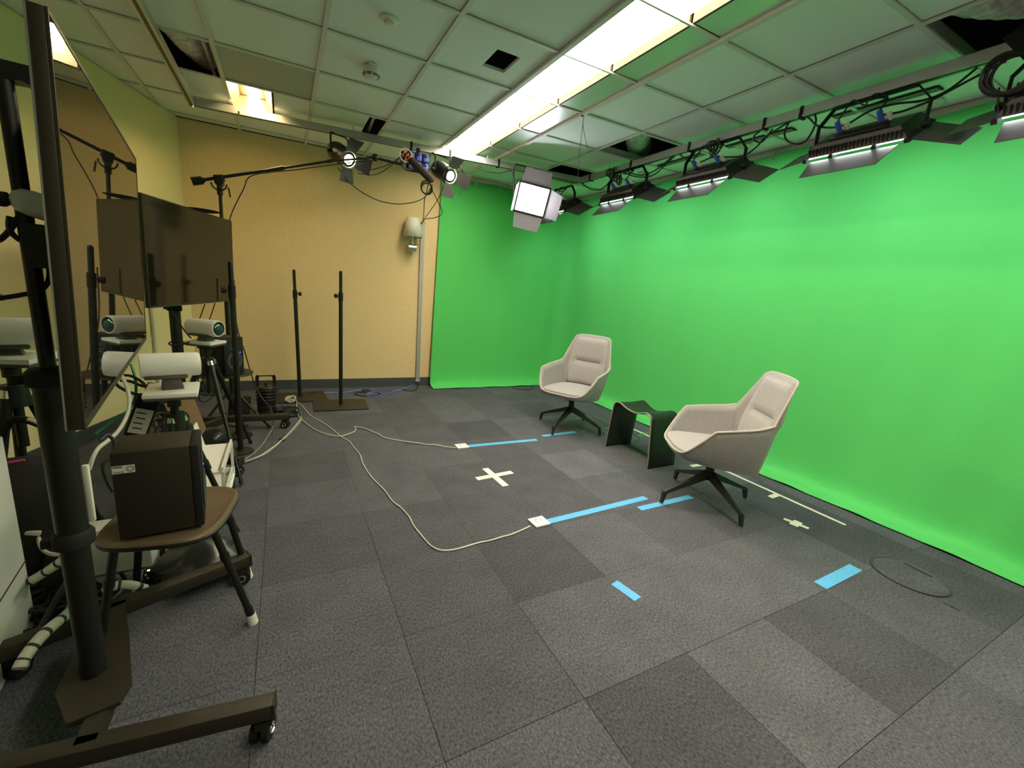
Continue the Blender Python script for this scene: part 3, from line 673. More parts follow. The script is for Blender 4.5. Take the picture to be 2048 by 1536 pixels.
b = B(); b.box((1.535, YB-.023, .075), (.056, .044, .03)); b.box((1.535, YB-.023, 2.07), (.056, .044, .02)); obj('end_cap', b, CONDUIT, t, world=True)
def floorpts(pts, x0, y0, s, z=.006): return [Pz(x0+u/s, y0+v/s, z+.001*(i % 2)) for i, (u, v) in enumerate(pts)]
for nm, pts, m_ in (('long blue cable lying along the foot of the tan wall', ((1580, 275), (1500, 305), (1430, 320), (1390, 340), (1300, 362), (1200, 330), (1100, 330), (1000, 345), (900, 352), (800, 355), (700, 360), (640, 365)), CABB),
                    ('second blue cable tangled along the foot of the tan wall', ((1575, 280), (1480, 315), (1400, 335), (1330, 325), (1200, 322), (1080, 328), (960, 350), (850, 348), (740, 362)), CABB),
                    ('coiled end of blue cable on the carpet behind the right stand plate', ((1160, 360), (1210, 345), (1270, 350), (1280, 372), (1240, 385), (1180, 380), (1165, 365), (1215, 352)), CABB),
                    ('black lead lying with the blue cables by the wall', ((1060, 360), (1100, 372), (1160, 378), (1230, 372), (1270, 360), (1240, 345), (1150, 350), (1080, 345), (1060, 358)), CABK),
                    ('thin black lead on the carpet below the grey conduit', ((1590, 270), (1570, 320), (1530, 335), (1480, 330), (1440, 318)), CABK)):
    cable('floor_cable', nm, floorpts(pts, 450, 700, 4.096), .006, m_)
b = B(); p = Pz(732, 780, .02); b.box(p+Vector((0, 0, .0)), (.09, .035, .035), (0, 0, .1), bev=.005); tag(obj('cable_adapter', b, DGREY), 'grey connector block lying on the blue cables by the wall', 'connector')
cable('floor_cable', 'dark lead lying by the skirt of the green cloth near the far chair', [Pz(u, v, .005) for u, v in ((1024, 775), (1035, 778), (1055, 779), (1068, 776), (1064, 772), (1050, 772))], .005, CABK)

# two bare speaker poles on flat plates
def pole_stand(label, x, y, zt, zk, side, lean, rz, plate=True):
    t = thing('pole_stand', label, 'stand', (x, y, 0), 0, 'bare pole stands by the tan wall')
    b = B()
    if plate: b.box((0, .0, .008), (.53, .40, .012), (0, 0, rz), bev=.003)
    else: b.lathe([(.085, .001), (.085, .012), (.03, .02)], n=24)
    obj('base_plate', b, STANDM, t)
    for k in (-1, 1) if plate else ():
        b = B(); b.box(Matrix.Rotation(rz, 3, 'Z') @ Vector((k*.19, .09, .0147)), (.05, .04, .002), (0, 0, rz)); obj('slot', b, INK, t)
    T = Vector((lean, 0, zt)); b = B(); b.cyl((0, 0, .01), T*((zk+.03)/zt), .0195); obj('lower_tube', b, BLACK, t)
    b = B(); b.cyl(T*((zk-.05)/zt), T, .0155); b.sphere(T, .0155); obj('upper_tube', b, BLACK, t)
    b = B(); c = T*(zk/zt); b.cyl(c-Vector((0, 0, .05)), c+Vector((0, 0, .035)), .0225); b.cyl(c, c+Vector((side*.035, -.01, 0)), .006); b.cyl(c+Vector((side*.035, -.01, 0)), c+Vector((side*.058, -.016, 0)), .021, n=10)
    obj('clamp_knob', b, BLACKM, t)
    return t
pole_stand('right bare black pole on a flat steel plate by the tan wall', .496, 4.74, 1.385, 1.15, -1, .004, R(-2))
pole_stand('left bare black pole, partly behind the other stand plate', .116, 5.13, 1.36, 1.13, 1, -.028, R(4))

pole_stand('bare black pole standing in front of the far television, mirrored in its screen', -.327, 3.595, 1.370, 1.19, -1, .002, R(8), False)

# ------------------------------------------------------------------ televisions on rolling stands
def caster(b, c, rz=0, r=.034):
    c = Vector(c); a = Vector((math.cos(rz), math.sin(rz), 0))
    for s in (-.016, .016): b.cyl(c+Vector((0, 0, r))+a*(s-.009), c+Vector((0, 0, r))+a*(s+.009), r, n=16)
    return b
def tv_stand(label, loc, rz, fx=.43, fy=.40, rx=-.26, ry=.22, zm=1.36, poff=-.045, h1=1.05, h2=.595, ztop=1.74):
    t = thing('tv_stand', label, 'television stand', loc, rz, 'rolling television stands')
    b = B(); b.cyl((0, poff, .09), (0, poff, h2), .031, n=20); b.cyl((0, poff, h2), (0, poff, h1), .034, n=20); obj('column', b, BLACK, t)
    b = B(); b.cyl((0, poff, h1), (0, poff, ztop), .0155, n=14); b.box((-.002, poff+.03, (h1+1.4)/2), (.02, .028, 1.4-h1)); obj('inner_tube', b, BLACK, t)
    for z in (h1, h2):
        b = B(); b.lathe([(.034, -.035), (.045, -.03), (.045, 0), (.036, .012)], (0, poff, z), n=20); b.box((-.045, poff, z-.015), (.035, .02, .022)); obj('collar', b, BLACKM, t)
    b = B(); b.prism([(-.038, 0), (.115, 0), (.115, -.20), (.098, -.20), (.07, -.05), (.03, -.035), (-.016, -.04)], .045, (0, poff+.03, ztop+.01), Matrix(((1, 0, 0), (0, 0, -1), (0, 1, 0)))); b.box((.095, 0, zm), (.03, .42, .30)); b.box((.05, poff, zm), (.1, .08, .1)); obj('screen_bracket', b, BLACK, t)
    b = B(); b.prism([(.075, -.16+poff), (.095, -.10+poff), (.06, .19+poff), (-.05, .19+poff), (-.075, -.04+poff), (-.03, -.17+poff)], .012, (0, 0, .125)); b.prism([(.05, -.12+poff), (.05, .15+poff), (-.04, .15+poff), (-.04, -.12+poff)], .05, (0, 0, .077)); obj('base_plate', b, STANDM, t)
    for s in (-1, 1):
        A, C = Vector((fx, s*fy, .105)), Vector((rx, s*ry, .105)); d = (A-C).normalized(); b = B()
        m = frame_to(A-C); b.box((A+C)/2, (.05, .05, (A-C).length), m, bev=.004)
        q = C.lerp(A, .40); e = Vector((.035, s*.11+poff, .105)); m2 = frame_to(q-e); b.box((q+e)/2, (.045, .05, (q-e).length), m2)
        b.box(A+d*.003, (.052, .052, .006), m)
        leg = obj('leg', b, STANDM, t)
        for k, c in enumerate((A-d*.03, C+d*.03)):
            w_ = B(); caster(w_, (c.x, c.y, 0), .5+1.2*k+s); w_.cyl((c.x, c.y, .05), (c.x, c.y, .082), .014, n=10)
            w_.box((c.x, c.y, .064), (.044, .05, .02)); obj('caster', w_, RUBBER if False else BLACKM, leg)
            w_ = B(); a = .5+1.2*k+s
            for sg in (-1, 1): w_.torus((c.x+sg*.0265*math.cos(a), c.y+sg*.0265*math.sin(a), .034), .014, .003, (math.cos(a), math.sin(a), 0), 14, 5)
            obj('caster_hub', w_, CHROME, leg)
    return t
def tv(label, c, yaw, tilt, glass, w_=1.12, h_=.63):
    n = Vector((math.cos(tilt)*math.cos(yaw), math.cos(tilt)*math.sin(yaw), -math.sin(tilt)))
    t = thing('television', label, 'television', (c[0], c[1], c[2]-h_/2-.01), 0, 'televisions on rolling stands')
    M = oriented(c, n); d = .020
    b = B(); b.M = M; b.box((0, 0, -d/2-.001), (w_, h_, d), bev=.002); b.box((0, -.05, -d-.012), (w_*.7, h_*.6, .028), bev=.006); obj('body', b, BRONZE, t, world=True)
    b = B(); b.M = M; b.box((0, .002, .0006), (w_-.010, h_-.014, .002)); obj('screen', b, glass, t, world=True, smooth=False)
    b = B(); b.M = M
    for q in ((0, h_/2-.0035, w_, .006), (0, -h_/2+.006, w_, .012), (w_/2-.003, 0, .005, h_), (-w_/2+.003, 0, .005, h_)): b.box((q[0], q[1], .0008), (q[2], q[3], .0035))
    obj('bezel', b, BRONZE, t, world=True)
    for s in (1, -1):
        b = B(); b.M = M; b.box((s*(w_/2-.0005), 0, -d-.0005), (.003, h_, .0025)); obj('back_edge_highlight', b, STEEL, t, world=True)  # pale strip stands in for the highlight along the rear edge
    return t
tv('large television seen nearly edge-on at the left, screen mirroring the room', (-.379, 1.50, 1.374), .141, .032, SCREEN)
tv('far television turned towards the chairs, second from the camera', (-.532, 3.74, 1.392), -.293, .018, SCREEN2)
tv_stand('black rolling television stand in the left foreground', (-.545, 1.53, 0), .141)
tv_stand('black rolling stand carrying the far television', (-.690, 3.79, 0), -.293, .57, .50, -.2, .3, 1.37, 0, 1.05, .6, 1.55)
b = B(); p = Py(372, 405, 3.72); b.lathe([(.005, -.006), (.09, -.006), (.115, 0), (.09, .006), (.005, .006)], (-.50, 3.86, 1.718), (0, 0, 1), 24); tag(obj('round_tray', b, BLACKM), 'thin black disc lying on top of the far television', 'tray')

# white adapter strapped to the near stand
t = thing('power_adapter', 'white round power adapter with a black corrugated lead on the near stand', 'power adapter', (-.53, 1.475, 1.42))
A = Vector((-.540, 1.475, 1.462)); D = Vector((1, .1, -.3)).normalized()
b = B(); b.lathe([(.016, -.012), (.026, 0), (.030, .02), (.030, .05), (.026, .055), (.012, .058)], A, D, 20); obj('housing', b, OFFW, t, world=True)
b = B(); b.tube([A+Vector((-.012-.014*k, -.01, -.004*k)) for k in range(9)], .016, 10, radii=[.018 if k % 2 else .013 for k in range(9)]); obj('strain_relief', b, CABK, t, world=True)
b = B(); b.tube(catmull([A+Vector((0, 0, -.03)), A+Vector((-.03, 0, -.08)), A+Vector((-.05, -.01, -.10)), A+Vector((-.09, -.02, -.10))], 5), .006, 6); b.tube(catmull([A+Vector((-.02, 0, -.04)), A+Vector((-.02, 0, -.08)), A+Vector((.02, .03, -.13)), A+Vector((.01, .03, -.2)), A+Vector((-.06, 0, -.23))], 5), .006, 6); obj('lead', b, CABK, t, world=True)
b = B(); b.cyl(A+Vector((-.06, 0, -.23)), A+Vector((-.10, 0, -.20)), .012); obj('plug', b, OFFW, t, world=True)

# ------------------------------------------------------------------ tripods and conference cameras
def tripod(label, c, zt, feet, m=BLACK):
    t = thing('tripod', label, 'tripod', (c[0], c[1], 0), 0, 'camera tripods')
    b = B(); b.cyl((c[0], c[1], zt-.32), (c[0], c[1], zt), .016); b.cyl((c[0], c[1], zt-.16), (c[0], c[1], zt-.08), .042, .036); b.cyl((c[0], c[1], zt-.05), (c[0], c[1], zt-.02), .026); b.box((c[0], c[1], zt-.006), (.09, .08, .014), bev=.003); obj('centre_column', b, m, t, world=True)
    for ft in feet:
        fx, fy = ft[:2]; F_ = Vector((fx, fy, .012+(ft[2] if len(ft) > 2 else 0))); T = Vector((c[0], c[1], zt-.11)); T = T+(Vector((fx, fy, T.z))-T)*.12; b = B()
        q1, q2 = T.lerp(F_, .42), T.lerp(F_, .76)
        b.cyl(T, q1, .0165); b.cyl(T.lerp(F_, .35), q1, .0195); b.cyl(q1, q2, .0125); b.cyl(q2-(q2-q1)*.08, q2+(q2-q1)*.06, .016); b.cyl(q2, F_, .0095)
        lg = obj('leg', b, m, t, world=True)
        f = B(); f.cyl(F_+(T-F_)*.03, F_, .013); obj('foot', f, RUBBER, lg, world=True)
        f = B(); f.cyl(T+(T-F_)*.015, T-(T-F_)*.02, .0185); obj('hinge', f, CHROME, lg, world=True)
    return t
def conf_camera(label, c, yaw, base, bsz=(.20, .16), brz=0, L=.21, r=.053):
    t = thing('conference_camera', label, 'camera', (c[0], c[1], base), 0, 'white conference cameras on tripods')
    c = Vector(c); d = Vector((math.cos(yaw), math.sin(yaw), 0))
    b = B(); b.lathe([(r*.80, -L/2+.004), (r*.97, -L/2), (r, -L/2+.01), (r, L/2-.03), (r*.98, L/2-.006), (r*.93, L/2), (r*.86, L/2), (r*.84, L/2-.012)], c, d, 28); obj('body', b, WHITEP, t, world=True)
    b = B(); b.lathe([(r*.86, L/2-.016), (r*.84, L/2-.004), (r*.66, L/2-.008)], c, d, 24); obj('lens_ring', b, BLACK, t, world=True)
    b = B(); b.lathe([(r*.68, L/2-.008), (r*.5, L/2+.002), (r*.2, L/2+.006), (.002, L/2+.007)], c, d, 22); obj('lens', b, LENS, t, world=True)
    m = Matrix.Rotation(yaw, 3, 'Z')
    b = B(); b.box(c+m @ Vector((-.02, 0, -r+.004)), (L*.72, r*1.5, .016), m, bev=.006); obj('underside', b, DGREY, t, world=True)
    b = B(); zz = c.z-r+.002; hn = zz-(base+.03); b.box(c+Vector((0, 0, -r-hn/2)), (.06, .05, hn+.006), m @ Matrix.Rotation(PI, 3, 'X'), bev=.004, taper=1.35); obj('neck', b, DGREY, t, world=True)
    mb = Matrix.Rotation(brz, 3, 'Z')
    b = B(); b.box((c.x, c.y, base+.022), (bsz[0], bsz[1], .018), mb, bev=.003); o = obj('base_block', b, OFFW, t, world=True)
    b = B(); b.box((c.x, c.y, base+.007), (bsz[0]*.97, bsz[1]*.97, .012), mb, bev=.002); obj('base_underside', b, DGREY, t, world=True)
    return t
conf_camera('white tube-shaped conference camera in front of the far television, nearest whole one', (-.458, 2.35, .905), R(15), .768, (.19, .23), R(6))
tripod('short black tripod under the nearest whole white camera, behind the speaker', (-.458, 2.35), .765, [(-.253, 2.40), (-.60, 2.43), (-.52, 2.16)])
conf_camera('white conference camera with green lens showing, beside the far speaker', (-.467, 3.40, .952), R(-38), .835, (.17, .15), R(-30))
tripod('tall black tripod with spread legs under the far white camera', (-.467, 3.40), .833, [(-.271, 3.754), (-.276, 2.985), (-.78, 3.42)])
conf_camera('white conference camera at the left edge, behind the stand column', (-.895, 2.20, 1.055), R(14), .945, (.24, .20), R(-12), L=.22)
tripod('black tripod at the left edge under the leftmost camera', (-.895, 2.20), .943, [(-.71, 2.36), (-1.0, 2.02), (-1.0, 2.38)])

# ------------------------------------------------------------------ monitor speakers
def speaker(label, c, rz, sz=(.225, .18, .30)):
    t = thing('monitor_speaker', label, 'loudspeaker', c, rz, 'monitor speakers')
    dx, dy, dz = sz; b = B(); b.box((-.012, 0, dz/2), (dx-.024, dy, dz), bev=.006); obj('cabinet', b, mat('speaker_vinyl', (.020, .016, .011), .55, spec=.35), t)
    b = B(); b.box((dx/2-.012, 0, dz/2), (.026, dy, dz), bev=.005); fr = obj('baffle', b, BLACKM, t)
    b = B(); b.lathe([(.066, 0), (.07, .004), (.06, .007), (.045, .001), (.018, -.006), (.016, .004), (.004, .009)], (dx/2, 0, dz*.36), (1, 0, 0), 26); obj('woofer', b, mat('woofer_cone', (.05, .052, .05), .4), t)
    b = B(); b.lathe([(.036, 0), (.038, .003), (.022, -.003), (.011, .002), (.003, .005)], (dx/2+.001, 0, dz*.75), (1, 0, 0), 22); obj('tweeter', b, DGREY, t)
    b = B(); b.cyl((dx/2-.001, .055, dz*.58), (dx/2+.003, .055, dz*.58), .004, n=8); obj('indicator_light', b, E_BLUE, t)
    return t
s1 = speaker('near black monitor speaker on the brown folding seat, asset sticker on its side', (-.395, 1.765, .455), R(6))
b = B(); b.box((-.082, -.0912, .245), (.055, .001, .026)); o = obj('sticker', b, LABEL, s1, label='cream asset sticker with bar code and seal')
b = B(); b.box((-.096, -.0919, .2535), (.022, .0006, .004)); b.torus((-.066, -.0919, .245), .009, .0009, (0, 1, 0), 16, 4); b.torus((-.066, -.0919, .245), .0055, .0006, (0, 1, 0), 14, 4)
for k in range(9): b.box((-.106+.0028*k, -.0919, .2365), (.0016 if k % 3 else .0008, .0006, .005))
obj('print', b, INK, o)
speaker('far black monitor speaker on the small round table under the far television', (-.445, 3.93, .545), R(-38), (.22, .18, .28))
t = thing('round_table', 'small black round table holding the far speaker', 'table', (-.43, 3.94, 0))
b = B(); b.lathe([(.16, .525), (.185, .53), (.19, .537), (.185, .543), (.01, .543)], (0, 0, 0), n=32); obj('tabletop', b, BLACK, t)
b = B(); b.cyl((.06, .02, .02), (.06, .02, .528), .018); obj('post', b, BLACK, t)
b = B(); b.lathe([(.10, .002), (.10, .012), (.03, .03), (.02, .05)], (.06, .02, 0), n=24); obj('foot', b, BLACK, t)

# folding seat under the near speaker
t = thing('folding_chair', 'low folding seat of brown metal with black tube legs under the near speaker', 'chair', (-.385, 1.835, 0))
out = []
for k in range(40):
    a = 2*PI*k/40; ca, sa = math.cos(a), math.sin(a); e = .55
    out.append((.178*math.copysign(abs(ca)**e, ca), .205*math.copysign(abs(sa)**e, sa)))
rz = R(-10); rot = Matrix.Rotation(rz, 3, 'Z')
b = B(); rows = []
for (k, z) in ((1.0, .432), (1.02, .440), (1.0, .448), (.96, .450), (.90, .446), (.86, .445), (.5, .444), (.05, .444)): rows.append([Vector((.0, 0, z))+rot @ Vector((x*k, y*k, 0)) for x, y in out])
b.grid(rows, closed=True); obj('seat', b, SEATB, t)
b = B(); b.torus((0, 0, 0), .1, .001) if False else None
b.tube([rot @ Vector((x*.985, y*.985, .430)) for x, y in out], .009, 7, closed=True); obj('seat_rim', b, BLACK, t)
for (tx, ty, fx_, fy_) in ((.13, -.13, .235, -.135), (-.13, -.16, -.2, -.19), (.13, .14, .20, .17), (-.13, .14, -.19, .2)):
    A, F_ = Vector((tx, ty, .43)), Vector((fx_, fy_, .03)); b = B(); b.cyl(A, F_, .0125); b.cyl(A.lerp(F_, .28), A.lerp(F_, .34), .0155); b.cyl(A.lerp(F_, .9), F_, .015); lg = obj('leg', b, BLACK, t)
    b = B(); b.cyl(F_+(A-F_)*.03, Vector((F_.x+.004, F_.y, .0)), .0165, .019); obj('foot', b, OFFW, lg)

# ------------------------------------------------------------------ clutter behind the near stand
t = thing('rolling_cart', 'low white two-tier trolley on chrome casters between the tripods', 'cart', (-.45, 2.72, 0))
x0, x1, y0, y1 = -.155, .135, -.20, .235
b = B(); b.box((0, .015, .10), (.29, .435, .012)); b.box((x1-.004, .015, .125), (.008, .435, .05)); b.box((x0+.004, .015, .14), (.008, .435, .08)); b.box((0, y1, .125), (.29, .008, .05)); obj('lower_shelf', b, WHITEP, t)
b = B(); b.box((.06, .015, .30), (.15, .435, .010)); b.box((x1, .015, .312), (.010, .435, .034)); b.box((-.015, .015, .375), (.008, .435, .15), (0, R(-12), 0)); obj('upper_shelf', b, WHITEP, t)
for (x, y) in ((x1, y1), (x1, y0), (-.02, y1), (-.02, y0)):
    b = B(); b.box((x, y, .20), (.014, .014, .21)); obj('upright', b, OFFW, t)
for (x, y) in ((x1-.01, y1-.02), (x1-.01, y0+.02), (x0+.02, y1-.02), (x0+.02, y0+.02)):
    b = B(); b.cyl((x-.016, y, .036), (x+.016, y, .036), .036, n=18); b.cyl((x, y, .07), (x, y, .096), .009, n=8); cs = obj('caster', b, RUBBER, t)
    b = B(); b.torus((x+.004, y, .036), .030, .010, (1, 0, 0), 16, 6, PI*.05, PI*.95); obj('hood', b, CHROME, cs)
t = thing('pedestal_unit', 'low white drawer box on chrome casters behind the foreground column', 'drawer unit', (-.645, 2.13, 0))
b = B(); b.box((0, 0, .19), (.24, .10, .20), bev=.012); obj('body', b, OFFW, t)
b = B(); b.box((0, -.053, .095), (.235, .008, .008)); obj('bottom_strip', b, CHROME, t)
for x in (-.095, .095):
    b = B(); b.cyl((x-.014, -.02, .03), (x+.014, -.02, .03), .03, n=16); cs = obj('caster', b, RUBBER, t); b = B(); b.cyl((x, -.02, .06), (x, -.02, .095), .008, n=8); b.torus((x, -.02, .034), .027, .009, (1, 0, 0), 14, 6, 0, PI); obj('hood', b, CHROME, cs)

t = thing('equipment_case', 'black case with a tan lid leaning behind the near camera tripod', 'case', (-.60, 3.12, 0))
q = [P3_(330, 808, 3.22), P3_(383, 783, 3.22), P3_(413, 858, 3.10), P3_(373, 907, 3.02)]; q2 = [P3_(373, 907, 3.02), P3_(413, 858, 3.10), P3_(427, 895, 3.14), P3_(388, 945, 3.06)]
dn = Vector((-.10, .10, -.02)); b = B(); b.hexa([v+dn*.08 for v in q]+[v+dn for v in q]); b.hexa([*q2, *[v+dn for v in q2]]); b.hexa([q2[3], q2[2], q2[2]+dn, q2[3]+dn, *[Vector((v.x, v.y, .004)) for v in (q2[3], q2[2], q2[2]+dn, q2[3]+dn)]]); obj('body', b, BLACKM, t, world=True)
b = B(); b.hexa([*q, *[v+dn*.08 for v in q]]); obj('lid', b, TAN, t, world=True)
t = thing('black_bin_bag', 'crumpled black plastic bag on the floor under the near folding seat', 'bag', (-.36, 2.1, 0))
b = B(); rows = []
for k in range(9):
    z = .012+.02*k; rr = (.13, .17, .185, .18, .17, .15, .12, .08, .02)[k]
    rows.append([Vector((rr*(1+.12*math.sin(3*a+k)+.07*math.sin(7*a+2*k))*math.cos(a)*.9, rr*(1+.1*math.sin(5*a-k))*math.sin(a)*.75, z)) for a in [2*PI*i/30 for i in range(30)]])
b.grid(rows, closed=True); obj('bag', b, PLASTB, t)
t = thing('tote_bag', 'black fabric bag with pink binding leaning under the leftmost tripod', 'bag', (-.86, 2.13, 0))
b = B(); b.box((-.02, 0, .36), (.24, .10, .50), (R(6), 0, R(12)), bev=.03, taper=.85); b.box((.05, .03, .22), (.15, .13, .40), (R(-8), R(8), R(20)), bev=.04, taper=.7); obj('body', b, BAGK, t)
b = B(); b.tube(catmull([(-.10, -.055, .60), (-.05, -.06, .605), (.01, -.05, .61)], 5), .005, 6); obj('binding', b, PINK, t)
b = B(); b.tube(catmull([(-.08, 0, .58), (-.04, .0, .73), (.02, .0, .74), (.07, .03, .66), (.09, .04, .50)], 6), .013, 7); obj('handle', b, BLACKM, t)

t = thing('power_brick', 'black power brick with a white rating label hanging behind the near camera', 'power supply', (-.61, 2.5, .55))
m = Matrix.Rotation(R(20), 3, 'Y') @ Matrix.Rotation(R(10), 3, 'Z'); b = B(); b.box((-.60, 2.46, .645), (.085, .045, .20), m, bev=.008); obj('housing', b, BLACKM, t, world=True)
b = B(); b.box(Vector((-.60, 2.46, .645))+m @ Vector((0, -.0235, -.02)), (.066, .001, .12), m); o = obj('rating_label', b, LABEL, t, world=True)
b = B()
for k in range(4): b.box(Vector((-.60, 2.46, .645))+m @ Vector((-.008+.004*(k % 2), -.0243, .02-.025*k)), (.034, .0006, .006), m)
obj('print', b, INK, o, world=True)
b = B(); b.box((-.555, 2.50, .755), (.07, .05, .06), m, bev=.008); tag(obj('plug_adapter', b, DGREY), 'grey plug block above the power brick behind the near camera', 'plug')

# white foam-core box at the far left
t = thing('white_cabinet', 'white glossy cabinet cut off by the left edge of the photo', 'cabinet', (-1.0, 1.7, 0))
pa, pb = Vector((-.86, 2.0, 0)), Vector((-.80, 1.50, 0)); lft = Vector((-.5, -.06, 0))
b = B(); hz = .735; b.hexa([pa+Vector((0, 0, .0)), pb, pb+lft, pa+lft, pa+Vector((0, 0, hz)), pb+Vector((0, 0, hz)), pb+lft+Vector((0, 0, hz)), pa+lft+Vector((0, 0, hz))])
bmesh.ops.bevel(b.bm, geom=b.bm.edges[:], offset=.006, segments=2, affect='EDGES'); obj('body', b, mat('white_gloss', (.74, .76, .70), .25), t, world=True)
b = B(); e = (pb-pa); b.box(pa.lerp(pb, .5)+Vector((.0005, 0, .255)), (.004, e.length*.99, .004), (0, 0, math.atan2(e.y, e.x)-PI/2)); obj('seam', b, INK, t, world=True)

# spiral-wrapped white cables and other leads by the near stand
def P3(u, v, y): return Py(u, v, y)
WR = [CABW, INK]
cable('wrapped_cable', 'white spiral-wrapped cable hose by the rear foot of the near stand', [P3(38, 1338, 1.60), P3(48, 1318, 1.62), P3(72, 1285, 1.66), P3(105, 1252, 1.72), P3(135, 1228, 1.80), P3(150, 1205, 1.86), P3(148, 1180, 1.9)], .017, WR, n=9, cat='cable', smooth_n=6, stripe=5)
cable('wrapped_cable', 'white spiral-wrapped cable hose higher up beside the white cabinet', [P3(60, 1163, 1.98), P3(90, 1145, 1.98), P3(115, 1128, 1.97), P3(138, 1110, 1.96)], .016, WR, n=9, stripe=5)
cable('wrapped_cable', 'white spiral-wrapped hose arching on the floor right of the near column', [P3(205, 1185, 1.86), P3(230, 1172, 1.87), P3(260, 1170, 1.88), P3(290, 1178, 1.9)], .016, WR, n=9, stripe=6)
cable('white_cable', 'thick white cable curving down in front of the cream wall beside the near screen', [P3(238, 742, 2.30), P3(252, 770, 2.28), P3(259, 800, 2.24), P3(254, 830, 2.20), P3(238, 860, 2.15), P3(215, 882, 2.10), P3(197, 896, 2.05), P3(186, 915, 2.02), P3(178, 940, 2.0)], .0072, CABW, n=7)
cable('green_cable', 'dark green cable curving beside the thick white cable', [P3(262, 728, 2.50), P3(270, 755, 2.48), P3(272, 785, 2.46), P3(265, 808, 2.44), P3(252, 825, 2.42), P3(225, 842, 2.38), P3(190, 868, 2.30)], .006, CABGR)
cable('black_cable', 'large loop of black cable left of the near white camera', [P3(300, 790, 2.42), P3(270, 788, 2.42), P3(240, 775, 2.44), P3(230, 762, 2.46), P3(240, 752, 2.48), P3(262, 752, 2.48), P3(285, 765, 2.46), P3(298, 785, 2.44), P3(302, 805, 2.44)], .0065, CABK)
cable('black_cable', 'second black cable running left from the near white camera base', [P3(308, 774, 2.44), P3(285, 772, 2.46), P3(262, 763, 2.48), P3(240, 761, 2.48)], .0065, CABK)
cable('black_cable', 'small loop of black cable left of the far white camera', [P3(378, 690, 3.38), P3(360, 682, 3.38), P3(345, 683, 3.40), P3(338, 687, 3.40), P3(345, 691, 3.40), P3(365, 689, 3.38), P3(380, 684, 3.36)], .005, CABK)
cable('black_cable', 'black lead hanging from the far television down to the far camera', [P3(345, 622, 3.60), P3(358, 645, 3.55), P3(372, 665, 3.5), P3(382, 676, 3.46)], .005, CABK)
cable('black_cable', 'first of two thin leads under the far television, left one', [P3(410, 608, 4.0), P3(402, 630, 4.0), P3(395, 650, 4.0)], .004, CABK)
cable('black_cable', 'second of two thin leads under the far television, right one', [P3(430, 606, 4.05), P3(424, 625, 4.05), P3(416, 648, 4.05)], .004, CABK)
cable('microphone_cable', 'thin black cable hanging from the far television to the floor past the tan wall', [P3(468, 560, 4.12), P3(471, 630, 4.12), P3(478, 670, 4.15), P3(489, 702, 4.2), P3(500, 740, 4.22), P3(512, 775, 4.22), P3(527, 800, 4.2), P3(540, 815, 4.15), P3(546, 835, 4.10), P3(547, 850, 4.05)], .005, CABK)
cable('white_cable', 'thin white cable arching under the leftmost camera tripod', [P3(55, 838, 2.1), P3(75, 845, 2.1), P3(92, 862, 2.1), P3(102, 878, 2.08)], .006, CABW)
b = B(); b.box(P3(104, 880, 2.08), (.05, .03, .03), (0, R(30), 0), bev=.004); tag(obj('white_plug', b, OFFW), 'white plug at the end of the thin white cable under the leftmost camera', 'plug')
cable('white_cable', 'white lead dropping along the left side of the near column', [P3(132, 965, 1.72), P3(127, 1010, 1.72), P3(125, 1060, 1.72), P3(130, 1085, 1.72), P3(140, 1100, 1.72), P3(148, 1160, 1.72), P3(152, 1215, 1.72)], .009, CABW, n=7)
cable('white_cable', 'white lead curling from a plug behind the white cabinet', [P3(68, 1065, 2.1), P3(77, 1072, 2.1), P3(80, 1090, 2.08), P3(92, 1104, 2.05), P3(110, 1109, 2.0), P3(130, 1107, 1.9)], .007, CABW)
b = B(); b.box(P3(66, 1063, 2.1), (.05, .03, .02), (0, .3, 0), bev=.004); tag(obj('white_plug', b, OFFW), 'white plug lying behind the white cabinet', 'plug')
b = B(); b.box(P3(85, 1035, 2.15), (.075, .05, .022), (0, R(-10), 0), bev=.006); tag(obj('power_adapter', b, OFFW), 'small cream adapter lying in the clutter behind the white cabinet', 'power adapter')
b = B(); b.box(P3(97, 1060, 2.15), (.035, .03, .13), (0, R(35), 0), bev=.005); tag(obj('cable_clip', b, OFFW), 'cream strip standing beside the small adapter behind the white cabinet', 'strip')
b = B(); b.box((-.502, 1.508, .70), (.014, .014, .17), (0, 0, 0), bev=.003)
tag(obj('power_strip', b, SHADE), 'thin cream power strip fixed upright against the near column', 'power strip')
cable('black_cable', 'looped black leads behind the near speaker', [P3(200, 880, 1.95), P3(215, 870, 1.98), P3(228, 885, 1.98), P3(222, 915, 1.95), P3(205, 930, 1.92), P3(212, 960, 1.9), P3(226, 985, 1.88)], .006, CABK)
cable('black_cable', 'black lead at the rear leg of the near stand, lying on the carpet', [P3(145, 1150, 1.9), P3(120, 1190, 1.88), P3(95, 1235, 1.85), P3(80, 1262, 1.82)], .012, CABK)
b = B()
for k in range(14):
    q = Vector((-.62+.035*(k % 5)-.02*(k//5), 2.62+.05*(k//4), .50+.02*math.sin(k*1.7)))
    b.torus(q, .05+.012*(k % 3), .005, (math.sin(k), math.cos(2*k), .4*math.sin(3*k)), 16, 5)
tag(obj('cable_tangle', b, CABK), 'tangle of black leads hanging behind the near camera', 'cable', kind='stuff')
b = B()
for k in range(12):
    q = Vector((-.55+.02*(k % 4), 3.62+.03*(k//4), .52+.05*math.sin(k*2.3)))
    b.torus(q, .05+.015*(k % 3), .004, (math.sin(k*1.3), math.cos(2.2*k), .5*math.sin(3*k)), 16, 5)
tag(obj('cable_tangle', b, CABK), 'tangle of thin leads beside the far camera tripod', 'cable', kind='stuff')
b = B()
